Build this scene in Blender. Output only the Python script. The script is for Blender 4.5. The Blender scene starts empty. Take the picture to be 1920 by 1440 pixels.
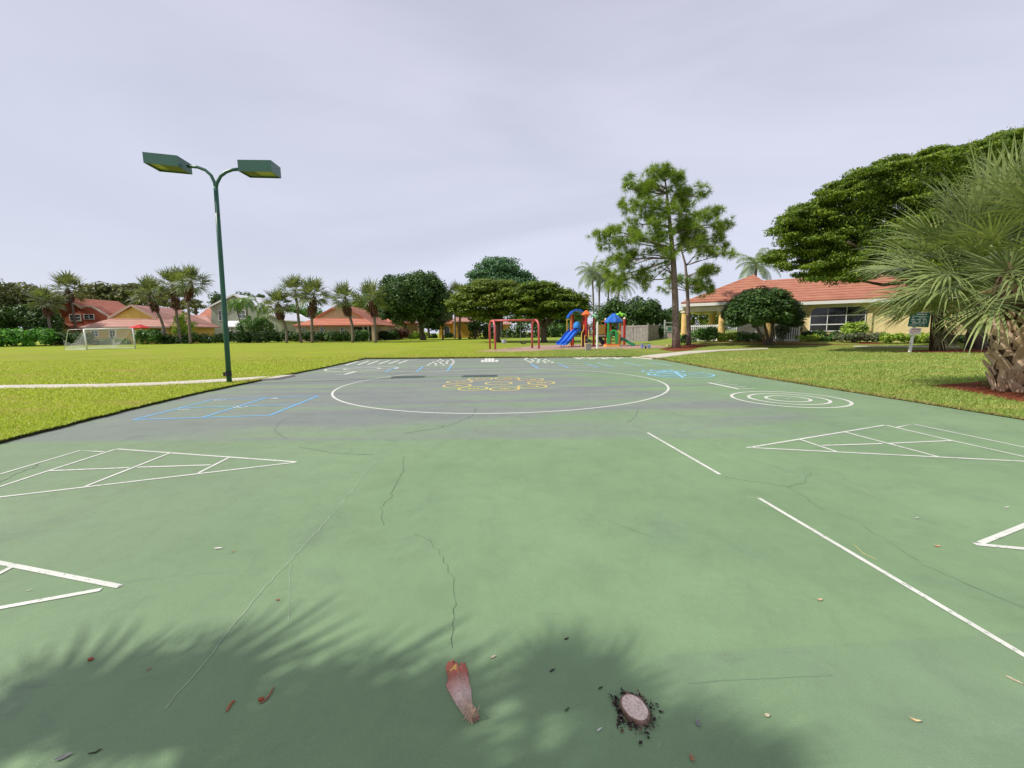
import bpy, math, random
import numpy as np
from mathutils import Vector, Matrix
from mathutils.geometry import delaunay_2d_cdt
random.seed(7); RNG = np.random.default_rng(11)
C = bpy.context.scene.collection
pi = math.pi
# ------------------------------------------------------------------ camera geometry (used to place things on the real ground)
F, PIT, ROLL, EYE = 767.8, 0.125725, 0.01448, 1.525
cp, sp_, cr, sr = math.cos(PIT), math.sin(PIT), math.cos(ROLL), math.sin(ROLL)
def ray(px, py):
    x, y = (px-960)/F, (py-720)/F
    x, y = cr*x-sr*y, sr*x+cr*y
    return Vector((x, cp-y*sp_, -sp_-y*cp))
def zg(x, y):                                   # gentle rise of the lawn away from the court
    t = min(1, max(0, (y-28)/32)); return 0.5*t*t*(3-2*t)
def lawn_z(x, y):
    t = min(1, max(0, (x+4)/8)); t = t*t*(3-2*t)
    def ss(v): v = min(1, max(0, v)); return v*v*(3-2*v)
    pad = .33*ss((y-27)/7)*ss((x-12)/6)*(1-.5*ss((x-24)/8))*(1-ss((y-44)/14))
    return zg(x, y)+0.05*(1-t)+0.018*t+pad
def G(px, py, zf=None, dz=0.0):                 # point on the ground seen at a pixel
    zf = zf or (lambda x, y: 0.0)
    d = ray(px, py); z = 0
    if d.z > -1e-3: d.z = -1e-3
    for _ in range(30):
        t = (z+dz-EYE)/d.z; x, y = d.x*t, d.y*t
        z = 0.5*z+0.5*zf(x, y)
    return Vector((x, y, z+dz))
def L(px, py, dz=0.0): return G(px, py, lawn_z, dz)
def W(px, py, Y):                               # point at depth Y
    d = ray(px, py); t = Y/d.y
    return Vector((d.x*t, Y, EYE+d.z*t))
def onplane(px, py, P0, u):                     # point on a vertical plane through P0 along u
    d = ray(px, py); n = Vector((-u[1], u[0], 0))
    t = (Vector((P0[0], P0[1], 0))-Vector((0, 0, EYE))).dot(n)/d.dot(n)
    return Vector((0, 0, EYE))+d*t
# ------------------------------------------------------------------ object helpers
ORG = {}
def finish(me, name, mat, parent, loc, smooth):
    o = bpy.data.objects.new(name, me); C.objects.link(o)
    if mat: me.materials.append(mat)
    if smooth: me.polygons.foreach_set('use_smooth', [True]*len(me.polygons))
    if parent is not None:
        o.parent = parent; ORG[o.name] = ORG[parent.name]
    else:
        o.location = loc; ORG[o.name] = Vector(loc)
    return o
class MB:
    def __init__(s): s.v = []; s.f = []
    def add(s, vs, fs):
        n = len(s.v); s.v += [tuple(v) for v in vs]; s.f += [tuple(i+n for i in f) for f in fs]; return s
    def boxp(s, P):                             # 8 points, bottom loop then top loop
        return s.add(P, [(3,2,1,0),(4,5,6,7),(0,1,5,4),(1,2,6,5),(2,3,7,6),(3,0,4,7)])
    def box(s, c, d, rz=0, tilt=None):
        R = Matrix.Rotation(rz, 3, 'Z')
        if tilt is not None: R = R @ tilt
        c = Vector(c); h = [x/2 for x in d]
        return s.boxp([c+R@Vector((a*h[0], b*h[1], e*h[2])) for e in (-1,1) for a,b in ((-1,-1),(1,-1),(1,1),(-1,1))])
    def beam(s, p0, p1, w, h, up=(0,0,1)):
        p0, p1 = Vector(p0), Vector(p1); d = (p1-p0).normalized(); u = Vector(up)
        if abs(d.dot(u)) > .98: u = Vector((0,1,0))
        r = d.cross(u).normalized()*(w/2); u = r.cross(d).normalized()*(h/2)
        return s.boxp([p0-r-u, p0+r-u, p1+r-u, p1-r-u, p0-r+u, p0+r+u, p1+r+u, p1-r+u])
    def tube(s, pts, rad, n=8, cap=True):
        pts = [Vector(p) for p in pts]; k = len(pts)
        if not hasattr(rad, '__len__'): rad = [rad]*k
        vs = []; prev = None
        for i, p in enumerate(pts):
            d = (pts[min(i+1,k-1)]-pts[max(i-1,0)]).normalized()
            if prev is None:
                a = Vector((0,0,1)) if abs(d.z) < .9 else Vector((1,0,0))
                prev = d.cross(a).normalized()
            prev = (prev-d*prev.dot(d)).normalized(); b = d.cross(prev)
            for j in range(n):
                t = 2*pi*j/n; vs.append(p+(prev*math.cos(t)+b*math.sin(t))*rad[i])
        fs = [(i*n+j, i*n+(j+1)%n, (i+1)*n+(j+1)%n, (i+1)*n+j) for i in range(k-1) for j in range(n)]
        if cap: fs += [tuple(range(n))[::-1], tuple(range((k-1)*n, k*n))]
        return s.add(vs, fs)
    def lathe(s, c, prof, n=16):
        c = Vector(c); vs = [c+Vector((r*math.cos(2*pi*j/n), r*math.sin(2*pi*j/n), z)) for r, z in prof for j in range(n)]
        k = len(prof)
        fs = [(i*n+j, i*n+(j+1)%n, (i+1)*n+(j+1)%n, (i+1)*n+j) for i in range(k-1) for j in range(n)]
        return s.add(vs, fs+[tuple(range(n))[::-1], tuple(range((k-1)*n, k*n))])
    def prism(s, poly, vec):                    # polygon extruded by a vector
        poly = [Vector(p) for p in poly]; vec = Vector(vec); n = len(poly)
        return s.add(poly+[p+vec for p in poly], [tuple(range(n)), tuple(range(n, 2*n))[::-1]]+[(i, i+n, (i+1)%n+n, (i+1)%n) for i in range(n)])
    def poly(s, pts): return s.add(pts, [tuple(range(len(pts)))])
    def strip(s, pts, w, z=None, closed=False): # flat ribbon on the ground, butt ended
        pts = [Vector(p) for p in pts]
        if z is not None: pts = [Vector((p.x, p.y, z)) for p in pts]
        k = len(pts); vs = []
        for i, p in enumerate(pts):
            a = pts[(i-1) % k] if closed or i > 0 else p
            b = pts[(i+1) % k] if closed or i < k-1 else p
            d = (b-a); d.z = 0; d.normalize(); nrm = Vector((-d.y, d.x, 0))*(w/2)
            vs += [p+nrm, p-nrm]
        fs = [(2*i+1, 2*((i+1)%k)+1, 2*((i+1)%k), 2*i) for i in range(k if closed else k-1)]
        return s.add(vs, fs)
    def build(s, name, mat, parent=None, loc=(0,0,0), smooth=False):
        o = Vector(ORG[parent.name]) if parent is not None else Vector(loc)
        me = bpy.data.meshes.new(name)
        me.from_pydata([(x-o.x, y-o.y, z-o.z) for x, y, z in s.v], [], s.f); me.update()
        return finish(me, name, mat, parent, loc, smooth)
def fast(name, V, k, mat, parent=None, loc=(0,0,0), smooth=False):
    """V: (n*k,3) vertices, each k consecutive ones a face"""
    o = np.array(ORG[parent.name]) if parent is not None else np.array(loc)
    V = np.asarray(V, dtype=np.float64)-o
    n = len(V); me = bpy.data.meshes.new(name)
    me.vertices.add(n); me.vertices.foreach_set('co', V.astype(np.float32).ravel())
    me.loops.add(n); me.loops.foreach_set('vertex_index', np.arange(n, dtype=np.int32))
    me.polygons.add(n//k); me.polygons.foreach_set('loop_start', np.arange(0, n, k, dtype=np.int32))
    me.update(calc_edges=True); me.validate()
    return finish(me, name, mat, parent, loc, smooth)
def tag(o, label, cat, group=None):
    o['label'] = label; o['category'] = cat
    if group: o['group'] = group
    return o
def thing(name, label, cat, loc=(0,0,0), group=None):
    o = bpy.data.objects.new(name, None); C.objects.link(o); o.location = loc; o.empty_display_size = .3
    ORG[o.name] = Vector(loc); return tag(o, label, cat, group)
def struct(o): o['kind'] = 'structure'; return o
def copy_tree(o, parent=None, loc=None):
    c = o.copy(); C.objects.link(c)
    if parent is not None: c.parent = parent
    if loc is not None: c.location = loc
    for ch in list(o.children): copy_tree(ch, c)
    return c
# ------------------------------------------------------------------ materials
class N:
    def __init__(s, name):
        s.m = bpy.data.materials.new(name); s.m.use_nodes = True; s.t = s.m.node_tree; s.t.nodes.clear()
        s.out = s.n('ShaderNodeOutputMaterial')
    def n(s, ty, **kw):
        x = s.t.nodes.new(ty)
        for k, v in kw.items(): setattr(x, k, v)
        return x
    def set(s, sock, v):
        if isinstance(v, bpy.types.NodeSocket): s.t.links.new(v, sock)
        elif isinstance(v, tuple) and len(v) == 3 and sock.type == 'RGBA': sock.default_value = (*v, 1)
        else: sock.default_value = v
    def coord(s): return s.n('ShaderNodeTexCoord').outputs['Object']
    def mapped(s, scale, rot=(0,0,0)):
        x = s.n('ShaderNodeMapping'); s.set(x.inputs[0], s.coord()); x.inputs['Scale'].default_value = scale; x.inputs['Rotation'].default_value = rot
        return x.outputs[0]
    def noise(s, scale, detail=4, vec=None, rough=.55, dist=0):
        x = s.n('ShaderNodeTexNoise'); s.set(x.inputs['Vector'], vec or s.coord())
        x.inputs['Scale'].default_value = scale; x.inputs['Detail'].default_value = detail; x.inputs['Roughness'].default_value = rough; x.inputs['Distortion'].default_value = dist
        return x.outputs['Fac']
    def ramp(s, fac, stops):
        x = s.n('ShaderNodeValToRGB'); s.set(x.inputs[0], fac); e = x.color_ramp.elements
        for i, (p, c) in enumerate(stops):
            el = e[i] if i < 2 else e.new(p)
            el.position = p; el.color = (*c, 1) if isinstance(c, tuple) else (c, c, c, 1)
        return x.outputs[0]
    def mix(s, f, a, b, mode='MIX'):
        x = s.n('ShaderNodeMix', data_type='RGBA', blend_type=mode)
        s.set(x.inputs[0], f); s.set(x.inputs[6], a); s.set(x.inputs[7], b); return x.outputs[2]
    def math(s, op, a, b=0.0, clamp=False):
        x = s.n('ShaderNodeMath', operation=op, use_clamp=clamp); s.set(x.inputs[0], a); s.set(x.inputs[1], b); return x.outputs[0]
    def sstep(s, v, a, b, o0=0., o1=1.):
        x = s.n('ShaderNodeMapRange', interpolation_type='SMOOTHSTEP'); s.set(x.inputs[0], v)
        x.inputs[1].default_value = a; x.inputs[2].default_value = b; x.inputs[3].default_value = o0; x.inputs[4].default_value = o1; return x.outputs[0]
    def sep(s, vec=None):
        x = s.n('ShaderNodeSeparateXYZ'); s.set(x.inputs[0], vec or s.coord()); return x.outputs
    def bump(s, h, strength=.3, dist=.01):
        x = s.n('ShaderNodeBump'); s.set(x.inputs['Height'], h); x.inputs['Strength'].default_value = strength; x.inputs['Distance'].default_value = dist; return x.outputs[0]
    def bsdf(s, col, rough=.8, spec=.3, metal=0., normal=None):
        x = s.n('ShaderNodeBsdfPrincipled'); s.set(x.inputs['Base Color'], col); s.set(x.inputs['Roughness'], rough)
        x.inputs['Specular IOR Level'].default_value = spec; x.inputs['Metallic'].default_value = metal
        if normal is not None: s.set(x.inputs['Normal'], normal)
        return x.outputs[0]
    def done(s, sh): s.t.links.new(sh, s.out.inputs[0]); return s.m
def M(name, c1, c2=None, scale=6., rough=.75, spec=.3, bump=0., bs=60., bd=.01, metal=0.):
    k = N(name); c2 = c2 or tuple(x*.82 for x in c1)
    f = k.noise(scale, 5); col = k.ramp(f, [(.3, c2), (.7, c1)])
    nr = k.bump(k.noise(bs, 3), bump, bd) if bump else None
    return k.done(k.bsdf(col, rough, spec, metal, nr))
def leafmat(name, cols, trans=.3, rough=.5, spec=.25, tcol=1.3):
    k = N(name); g = k.n('ShaderNodeNewGeometry'); n = len(cols)
    r = g.outputs['Random Per Island']
    big = k.noise(.8, 3)
    f = k.math('ADD', k.math('MULTIPLY', r, .62), k.math('MULTIPLY', big, .95)); f = k.math('SUBTRACT', f, .28, True)
    col = k.ramp(f, [(i/(n-1), c) for i, c in enumerate(cols)])
    a = k.bsdf(col, rough, spec)
    t = k.n('ShaderNodeBsdfTranslucent'); k.set(t.inputs[0], k.mix(1., col, (tcol, tcol*1.05, .55), 'MULTIPLY'))
    mx = k.n('ShaderNodeMixShader'); mx.inputs[0].default_value = trans; k.set(mx.inputs[1], a); k.set(mx.inputs[2], t.outputs[0])
    return k.done(mx.outputs[0])
def roofmat(name, c1, c2, row=.17):
    k = N(name); x, y, z = k.sep()
    rows = k.math('FRACT', k.math('DIVIDE', z, row))
    f = k.noise(1.3, 5); tile = k.noise(9., 2)
    col = k.mix(k.math('MULTIPLY', tile, .7), k.ramp(f, [(.3, c2), (.7, c1)]), c2)
    lip = k.sstep(rows, .0, .4, 1., 0.)
    col = k.mix(k.math('MULTIPLY', lip, .75), col, tuple(v*.35 for v in c2))
    return k.done(k.bsdf(col, .75, .25, 0., k.bump(rows, .8, .05)))
white_paint = M('white_paint', (.8,.8,.78), (.7,.7,.67), 20, .5)
cream = M('cream_trim', (.76,.71,.58), (.68,.63,.5), 3, .7)
dark_glass = M('window_glass', (.012,.014,.016), (.02,.022,.026), 2, .06, .6)
grey_glass = M('grey_window_glass', (.10,.12,.13), (.16,.18,.2), 2, .12, .5)  # lighter grey variant of the window glass
bark = M('tree_bark', (.16,.12,.09), (.07,.05,.04), 9, .9, .1, .8, 25, .03)
palm_bark = M('palm_bark', (.24,.2,.165), (.13,.105,.085), 7, .9, .1, .6, 20, .02)
pine_bark = M('pine_bark', (.3,.23,.2), (.14,.1,.085), 7, .95, .1, .9, 14, .04)
LF = dict(
 dark=leafmat('dark_foliage', [(0.014,0.035,0.009), (0.035,0.079,0.018), (0.079,0.149,0.035), (0.140,0.228,0.052)], .2),
 mid=leafmat('mid_foliage', [(0.026,0.061,0.018), (0.070,0.149,0.032), (0.123,0.245,0.052), (0.210,0.350,0.088)], .28),
 olive=leafmat('olive_foliage', [(0.037,0.057,0.011), (0.094,0.136,0.020), (0.176,0.237,0.035), (0.277,0.344,0.056)], .3),
 bluish=leafmat('bluish_foliage', [(0.021,0.052,0.025), (0.052,0.123,0.049), (0.088,0.193,0.079), (0.131,0.263,0.105)], .22),
 grey=leafmat('grey_foliage', [(0.052,0.070,0.035), (0.123,0.149,0.079), (0.193,0.228,0.123), (0.315,0.333,0.175)], .22),
 faded=leafmat('faded_foliage', [(0.052,0.061,0.026), (0.105,0.123,0.049), (0.175,0.193,0.079), (0.298,0.289,0.140)], .25),
 poinciana=leafmat('feathery_foliage', [(.018,.04,.006), (.065,.12,.014), (.17,.25,.022), (.33,.41,.045)], .32),
 pine=leafmat('pine_needles', [(.06,.10,.02), (.15,.24,.035), (.27,.38,.055), (.44,.55,.1)], .35),
 lime=leafmat('lime_foliage', [(0.105,0.175,0.026), (0.245,0.385,0.052), (0.438,0.578,0.088), (0.700,0.735,0.140)], .3),
 bright=leafmat('bright_hedge_foliage', [(0.026,0.070,0.018), (0.070,0.193,0.035), (0.158,0.403,0.061), (0.298,0.630,0.123)], .28),
 red=leafmat('reddish_foliage', [(0.035,0.021,0.018), (0.088,0.035,0.026), (0.158,0.061,0.035), (0.140,0.105,0.035)], .2),
 sabal=leafmat('fan_palm_leaf', [(.07,.105,.035), (.17,.22,.08), (.245,.30,.11), (.36,.40,.165)], .2, .42, .35),
 sabalfar=leafmat('far_fan_palm_leaf', [(0.049,0.073,0.031), (0.122,0.160,0.067), (0.220,0.257,0.111), (0.367,0.392,0.196)], .25, .45, .35),
 coco=leafmat('coconut_leaf', [(0.052,0.088,0.035), (0.140,0.201,0.088), (0.245,0.315,0.140), (0.385,0.455,0.210)], .28, .4, .4),
 areca=leafmat('feather_palm_leaf', [(0.035,0.088,0.018), (0.088,0.193,0.032), (0.175,0.315,0.052), (0.280,0.438,0.088)], .28, .4, .4),
 dead=leafmat('dead_leaf_bases', [(0.035,0.018,0.014), (0.088,0.038,0.026), (0.158,0.079,0.052), (0.210,0.123,0.079)], .1),
 thatch=leafmat('dry_hanging_fronds', [(.08,.07,.035), (.16,.14,.07), (.24,.22,.12), (.3,.29,.17)], .2),
)
# ------------------------------------------------------------------ camera, sun, sky
cam = bpy.data.cameras.new('camera'); co = bpy.data.objects.new('camera', cam); C.objects.link(co)
X = Vector((cr, -sr*sp_, -sr*cp)); Yv = -Vector((-sr, -cr*sp_, -cr*cp)); Z = -Vector((0, cp, -sp_))
m = Matrix((X, Yv, Z)).transposed().to_4x4(); m.translation = (0, 0, EYE); co.matrix_world = m
cam.sensor_width = 36; cam.lens = 36*F/1920; cam.clip_end = 5000; cam.clip_start = .05
bpy.context.scene.camera = co
SE, SA = math.radians(45), math.radians(12)
sd = Vector((math.cos(SE)*math.cos(SA), math.cos(SE)*math.sin(SA), -math.sin(SE)))
sun = bpy.data.lights.new('sun', 'SUN'); so = bpy.data.objects.new('sun', sun); C.objects.link(so)
sun.energy = 4.7; sun.angle = math.radians(.36); sun.color = (1, .95, .86)
so.rotation_euler = sd.to_track_quat('-Z', 'Y').to_euler()
w = bpy.data.worlds.new('World'); bpy.context.scene.world = w; w.use_nodes = True
nt = w.node_tree; nt.nodes.clear()
def wn(ty, **kw):
    x = nt.nodes.new(ty)
    for k_, v_ in kw.items(): setattr(x, k_, v_)
    return x
sky = wn('ShaderNodeTexSky', sky_type='NISHITA', sun_disc=False, sun_elevation=SE, sun_rotation=math.atan2(-sd.x, -sd.y))
sky.air_density = 1.2; sky.dust_density = 2.5
tc = wn('ShaderNodeTexCoord'); mp = wn('ShaderNodeMapping'); mp.inputs['Scale'].default_value = (.55, .8, 2.2); mp.inputs['Rotation'].default_value = (0, .15, .5)
nt.links.new(tc.outputs['Generated'], mp.inputs[0])
n1 = wn('ShaderNodeTexNoise'); n1.inputs['Scale'].default_value = 1.7; n1.inputs['Detail'].default_value = 7; n1.inputs['Roughness'].default_value = .5; n1.inputs['Distortion'].default_value = .8
nt.links.new(mp.outputs[0], n1.inputs['Vector'])
rp = wn('ShaderNodeValToRGB'); rp.color_ramp.elements[0].position = .36; rp.color_ramp.elements[1].position = .68
rp.color_ramp.elements[0].color = (.76,.76,.76,1); rp.color_ramp.elements[1].color = (.99,.99,.99,1)
nt.links.new(n1.outputs['Fac'], rp.inputs[0])
veil = wn('ShaderNodeMix', data_type='RGBA'); veil.inputs[7].default_value = (6.1, 6.25, 7.8, 1)
sx = wn('ShaderNodeSeparateXYZ'); nt.links.new(tc.outputs['Generated'], sx.inputs[0])
vr = wn('ShaderNodeValToRGB'); vr.color_ramp.elements[0].position = 0.; vr.color_ramp.elements[1].position = .6
vr.color_ramp.elements[0].color = (.77,.82,.97,1); vr.color_ramp.elements[1].color = (.65,.65,.79,1)
nt.links.new(sx.outputs['Z'], vr.inputs[0])
sc10 = wn('ShaderNodeMix', data_type='RGBA', blend_type='MULTIPLY'); sc10.inputs[0].default_value = 1; sc10.inputs[7].default_value = (10, 10, 10, 1)
nt.links.new(vr.outputs[0], sc10.inputs[6]); nt.links.new(sc10.outputs[2], veil.inputs[7])
nt.links.new(rp.outputs[0], veil.inputs[0]); nt.links.new(sky.outputs[0], veil.inputs[6])
bg = wn('ShaderNodeBackground'); bg.inputs[1].default_value = .1; nt.links.new(veil.outputs[2], bg.inputs[0])
wo = wn('ShaderNodeOutputWorld'); nt.links.new(bg.outputs[0], wo.inputs[0])
vs_ = bpy.context.scene.view_settings; vs_.view_transform = 'Standard'; vs_.look = 'None'; vs_.exposure = 0; vs_.gamma = 1
# ------------------------------------------------------------------ court
def dense(pts, step, jit=0.):
    out = []
    for i, p in enumerate(pts):
        q = pts[(i+1) % len(pts)]; n = max(1, int((q-p).length/step))
        for k in range(n): out.append(p.lerp(q, k/n)+Vector((random.uniform(-jit, jit), random.uniform(-jit, jit), 0)))
    return out
lft = [G(*p) for p in ((0,832),(125,800),(250,768),(375,738),(520,708),(600,692),(684,673.5))]
rgt = [G(*p) for p in ((1180,669.5),(1240,674.5),(1400,704),(1560,730),(1720,755.5),(1920,788))]
court_poly = [Vector((-7.3,-7,0)), Vector((-7.45,3,0))]+lft+[G(930,671.5)]+rgt+[Vector((8.6,2.6,0)), Vector((8.9,-7,0))]
k = N('court_surface'); x, y, z = k.sep()
streak = k.noise(1., 6, k.mapped((.16, 1.1, 1)), .62, .4)
wobble = k.noise(.35, 4)
edge = k.math('ADD', y, k.math('ADD', k.math('MULTIPLY', k.math('SUBTRACT', k.noise(3., 5), .5), .16), k.math('MULTIPLY', x, .035)))
m1 = k.math('MULTIPLY', k.sstep(edge, 5.6, 5.86), k.sstep(k.math('ADD', y, k.math('MULTIPLY', k.math('SUBTRACT', wobble, .5), 5.)), 4.6, 9., .62, 1.))
side = k.math('ADD', x, k.math('MULTIPLY', k.math('SUBTRACT', streak, .5), 14.))
m2 = k.sstep(side, 1.2, 5.5, 1., .12)
band = k.math('MULTIPLY', k.sstep(y, 6.6, 6.9), k.sstep(y, 8.2, 9.6, 1., 0.))
m2 = k.math('MAXIMUM', m2, k.math('MULTIPLY', band, k.sstep(x, 4.6, 5.8, .95, 0.)))
grn = k.sstep(streak, .48, .64, 1., .22)
wear = k.math('MULTIPLY', k.math('MULTIPLY', m1, m2), grn, True)
far_fresh = k.math('MULTIPLY', k.sstep(x, 3., 7.), k.sstep(y, 15., 19.))
green = k.ramp(k.noise(.5, 5), [(.3, (0.162,0.249,0.134)), (.72, (0.207,0.304,0.168))])
dull = k.sstep(k.math('ADD', x, k.math('MULTIPLY', k.math('SUBTRACT', wobble, .5), 3.)), -4.5, .2, 1., 0.)
green = k.mix(k.math('MULTIPLY', dull, .5), green, (0.194,0.245,0.163))
old = k.math('MULTIPLY', k.math('MULTIPLY', k.sstep(k.math('SUBTRACT', k.math('SUBTRACT', y, 1.73), k.math('MULTIPLY', x, .06)), .0, -.02), k.sstep(x, .55, .8)), k.sstep(k.noise(1.2, 4), .3, .7, .25, 1.))
green = k.mix(k.math('MULTIPLY', old, .4), green, (0.145,0.194,0.145))
grey = k.ramp(streak, [(.35, (0.180,0.195,0.195)), (.65, (0.220,0.243,0.220))])
col = k.mix(wear, green, grey)
blot = k.sstep(k.noise(1.1, 7, None, .68, .6), .52, .74)
col = k.mix(k.math('MULTIPLY', blot, .38), col, (0.129,0.162,0.136))
scuff = k.sstep(k.noise(2.2, 8, k.mapped((.5, 2.6, 1), (0, 0, .25)), .72, .8), .60, .72)
col = k.mix(k.math('MULTIPLY', scuff, .42), col, (0.132,0.159,0.136))
lite = k.sstep(k.noise(1.6, 7, k.mapped((.7, 1.5, 1), (0, 0, -.4)), .7, .5), .58, .76)
col = k.mix(k.math('MULTIPLY', lite, .3), col, (0.290,0.363,0.246))
mot = k.ramp(k.noise(3.2, 9, None, .74, .5), [(.3, (.93,.935,.91)), (.5, (1.03,1.04,1.01)), (.72, (1.09,1.10,1.05))]); col = k.mix(1., col, mot, 'MULTIPLY')
tick = k.sstep(k.noise(5.5, 6, k.mapped((.35, 3., 1), (0, 0, .5)), .8, 1.2), .68, .76); col = k.mix(k.math('MULTIPLY', tick, .45), col, (.10,.125,.105))
spot = k.sstep(k.noise(13, 5, None, .75), .66, .74); col = k.mix(k.math('MULTIPLY', spot, .3), col, (.10,.13,.10))
grit = k.noise(210, 3, None, .7); col = k.mix(k.sstep(grit, .45, .75, 0., .42), col, (.09,.125,.085))
pale = k.sstep(k.noise(75, 3), .67, .74, 0., .5); col = k.mix(pale, col, (.36,.42,.33))
nr = k.bump(k.math('ADD', k.noise(150, 4, None, .7), k.math('MULTIPLY', k.noise(8, 5), 1.8)), .5, .007)
court_mat = k.done(k.bsdf(col, .8, .2, 0., nr))
mb = MB(); cpts = court_poly
mb.add(cpts+[p+Vector((0,0,-.25)) for p in cpts], [tuple(range(len(cpts)))[::-1]]+[(i, (i+1)%len(cpts), (i+1)%len(cpts)+len(cpts), i+len(cpts)) for i in range(len(cpts))])
court = struct(mb.build('sport_court', court_mat))
# ------------------------------------------------------------------ lawn
hole = dense(court_poly, .16, .025)
hp = np.array([(p.x, p.y) for p in hole])
def inside(P, poly):
    x, y = P[:,0], P[:,1]; r = np.zeros(len(P), bool); n = len(poly)
    for i in range(n):
        x1, y1 = poly[i]; x2, y2 = poly[(i+1)%n]
        c = ((y1 > y) != (y2 > y)) & (x < (x2-x1)*(y-y1)/(y2-y1+1e-12)+x1); r ^= c
    return r
gx = sorted(set([-3000,-900,-400,-250]+list(range(-180,-20,6))+[x*1.5 for x in range(-13,20)]+list(range(30,120,6))+[160,300,900,3000]))
gy = sorted(set([-900,-120,-40,-12]+[y*1.5 for y in range(-5,22)]+list(range(33,110,4))+[130,200,400,1000,3500]))
gp_ = np.array([(a, b) for a in gx for b in gy], float)
gp_ = gp_[~inside(gp_, hp)]
dmin = np.array([np.min(np.hypot(hp[:,0]-a, hp[:,1]-b)) for a, b in gp_]); gp_ = gp_[dmin > .12]
nh = len(hp); allp = [Vector(p) for p in np.vstack([hp, gp_])]
r = delaunay_2d_cdt(allp, [(i, (i+1)%nh) for i in range(nh)], [], 0, 1e-5)
cen = np.array([sum((r[0][i] for i in f), Vector((0,0)))/len(f) for f in r[2]])
keep = ~inside(cen, hp)
mb = MB(); mb.add([(p.x, p.y, lawn_z(p.x, p.y)) for p in r[0]], [f for f, kf in zip(r[2], keep) if kf])
mb.add([(a, b, lawn_z(a, b)) for a, b in hp]+[(a, b, -.2) for a, b in hp], [(i, i+nh, (i+1)%nh+nh, (i+1)%nh) for i in range(nh)])
k = N('lawn_grass'); x, y, z = k.sep()
big = k.noise(.22, 5, k.mapped((.5, 1.3, 1))); fine = k.noise(9., 6, None, .7)
leftness = k.sstep(x, -4., 5., 1., 0.)
ca = k.ramp(big, [(.32, (0.324,0.356,0.044)), (.68, (0.420,0.471,0.033))])
cb = k.ramp(big, [(.32, (0.284,0.317,0.083)), (.68, (0.315,0.397,0.086))])
col = k.mix(leftness, cb, ca)
col = k.mix(k.sstep(fine, .38, .75, .55, 0.), col, (.13,.19,.015))
dry = k.math('MULTIPLY', k.sstep(k.noise(.6, 7, k.mapped((.35,1.2,1)), .72), .47, .68), .6); col = k.mix(dry, col, (.38,.31,.10))
far = k.sstep(y, 28, 55, 0., .25); col = k.mix(far, col, (.25,.40,.03))
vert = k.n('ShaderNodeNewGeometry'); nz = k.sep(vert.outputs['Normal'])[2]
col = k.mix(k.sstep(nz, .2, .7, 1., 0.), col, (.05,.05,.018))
lawn_mat = k.done(k.bsdf(col, .9, .1, 0., k.bump(k.math('ADD', fine, k.noise(45, 3)), .9, .05)))
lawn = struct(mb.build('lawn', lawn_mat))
# ------------------------------------------------------------------ paths, mulch, playground surface
conc = M('path_concrete', (.58,.53,.45), (.46,.42,.36), 3, .85, .2, .3, 40)
def slab(name, pts, mat, h=.012, sub=.5):
    b = MB(); P = dense([Vector(p) for p in pts], sub); n = len(P)
    top = [p+Vector((0,0,h)) for p in P]; b.add(top+[p+Vector((0,0,-.1)) for p in P], [tuple(range(n))[::-1]]+[(i,(i+1)%n,(i+1)%n+n,i+n) for i in range(n)])
    return struct(b.build(name, mat))
pl_top = [(-160,724.5),(0,722),(100,720.6),(200,719.5),(300,716.5),(400,711.2),(470,707),(553,702)]
pl_bot = [(-160,731),(0,728),(100,726.7),(200,725.2),(300,721.7),(400,716.8),(470,711.5),(520,708.2)]
left_path = [L(*p) for p in pl_top]+[L(*p) for p in pl_bot[::-1]]
def quadpath(name, top, bot, mat):
    b = MB(); A = [L(*p, .02) for p in top]; B = [L(*p, .02) for p in bot]; n = len(A)
    b.add(A+B+[p-Vector((0,0,.1)) for p in A]+[p-Vector((0,0,.1)) for p in B], [(i,n+i,n+i+1,i+1) for i in range(n-1)]+[(n+i,3*n+i,3*n+i+1,n+i+1) for i in range(n-1)]+[(i,i+1,2*n+i+1,2*n+i) for i in range(n-1)]+[(0,2*n,3*n,n),(n-1,2*n-1,4*n-1,3*n-1)])
    return struct(b.build(name, mat))
quadpath('left_path', pl_top, pl_bot, conc)
pr_top = [(1184,669.3),(1230,664),(1290,658.2),(1350,655.3),(1440,652.2)]; pr_bot = [(1222,672.6),(1250,669),(1300,662.5),(1352,657.8),(1440,654)]
quadpath('right_path', pr_top, pr_bot, conc)
quadpath('clubhouse_path', [(1600,648.3),(1700,648.6),(1800,649)], [(1600,650),(1700,650.4),(1800,650.8)], conc)
def mulchmat(name, a, b_, c_):
    k = N(name); v = k.n('ShaderNodeTexVoronoi'); k.set(v.inputs['Vector'], k.mapped((1,2.2,1), (0,0,.4))); v.inputs['Scale'].default_value = 14
    col = k.ramp(k.noise(16, 4), [(.3, c_), (.5, b_), (.7, a)])
    return k.done(k.bsdf(col, .95, .1, 0., k.bump(v.outputs['Distance'], 1., .05)))
red_mulch = mulchmat('red_bark_mulch', (.36,.12,.055), (.24,.07,.035), (.09,.03,.018))
pink_chips = mulchmat('playground_chips', (.62,.44,.37), (.5,.33,.27), (.3,.19,.15))
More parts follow.
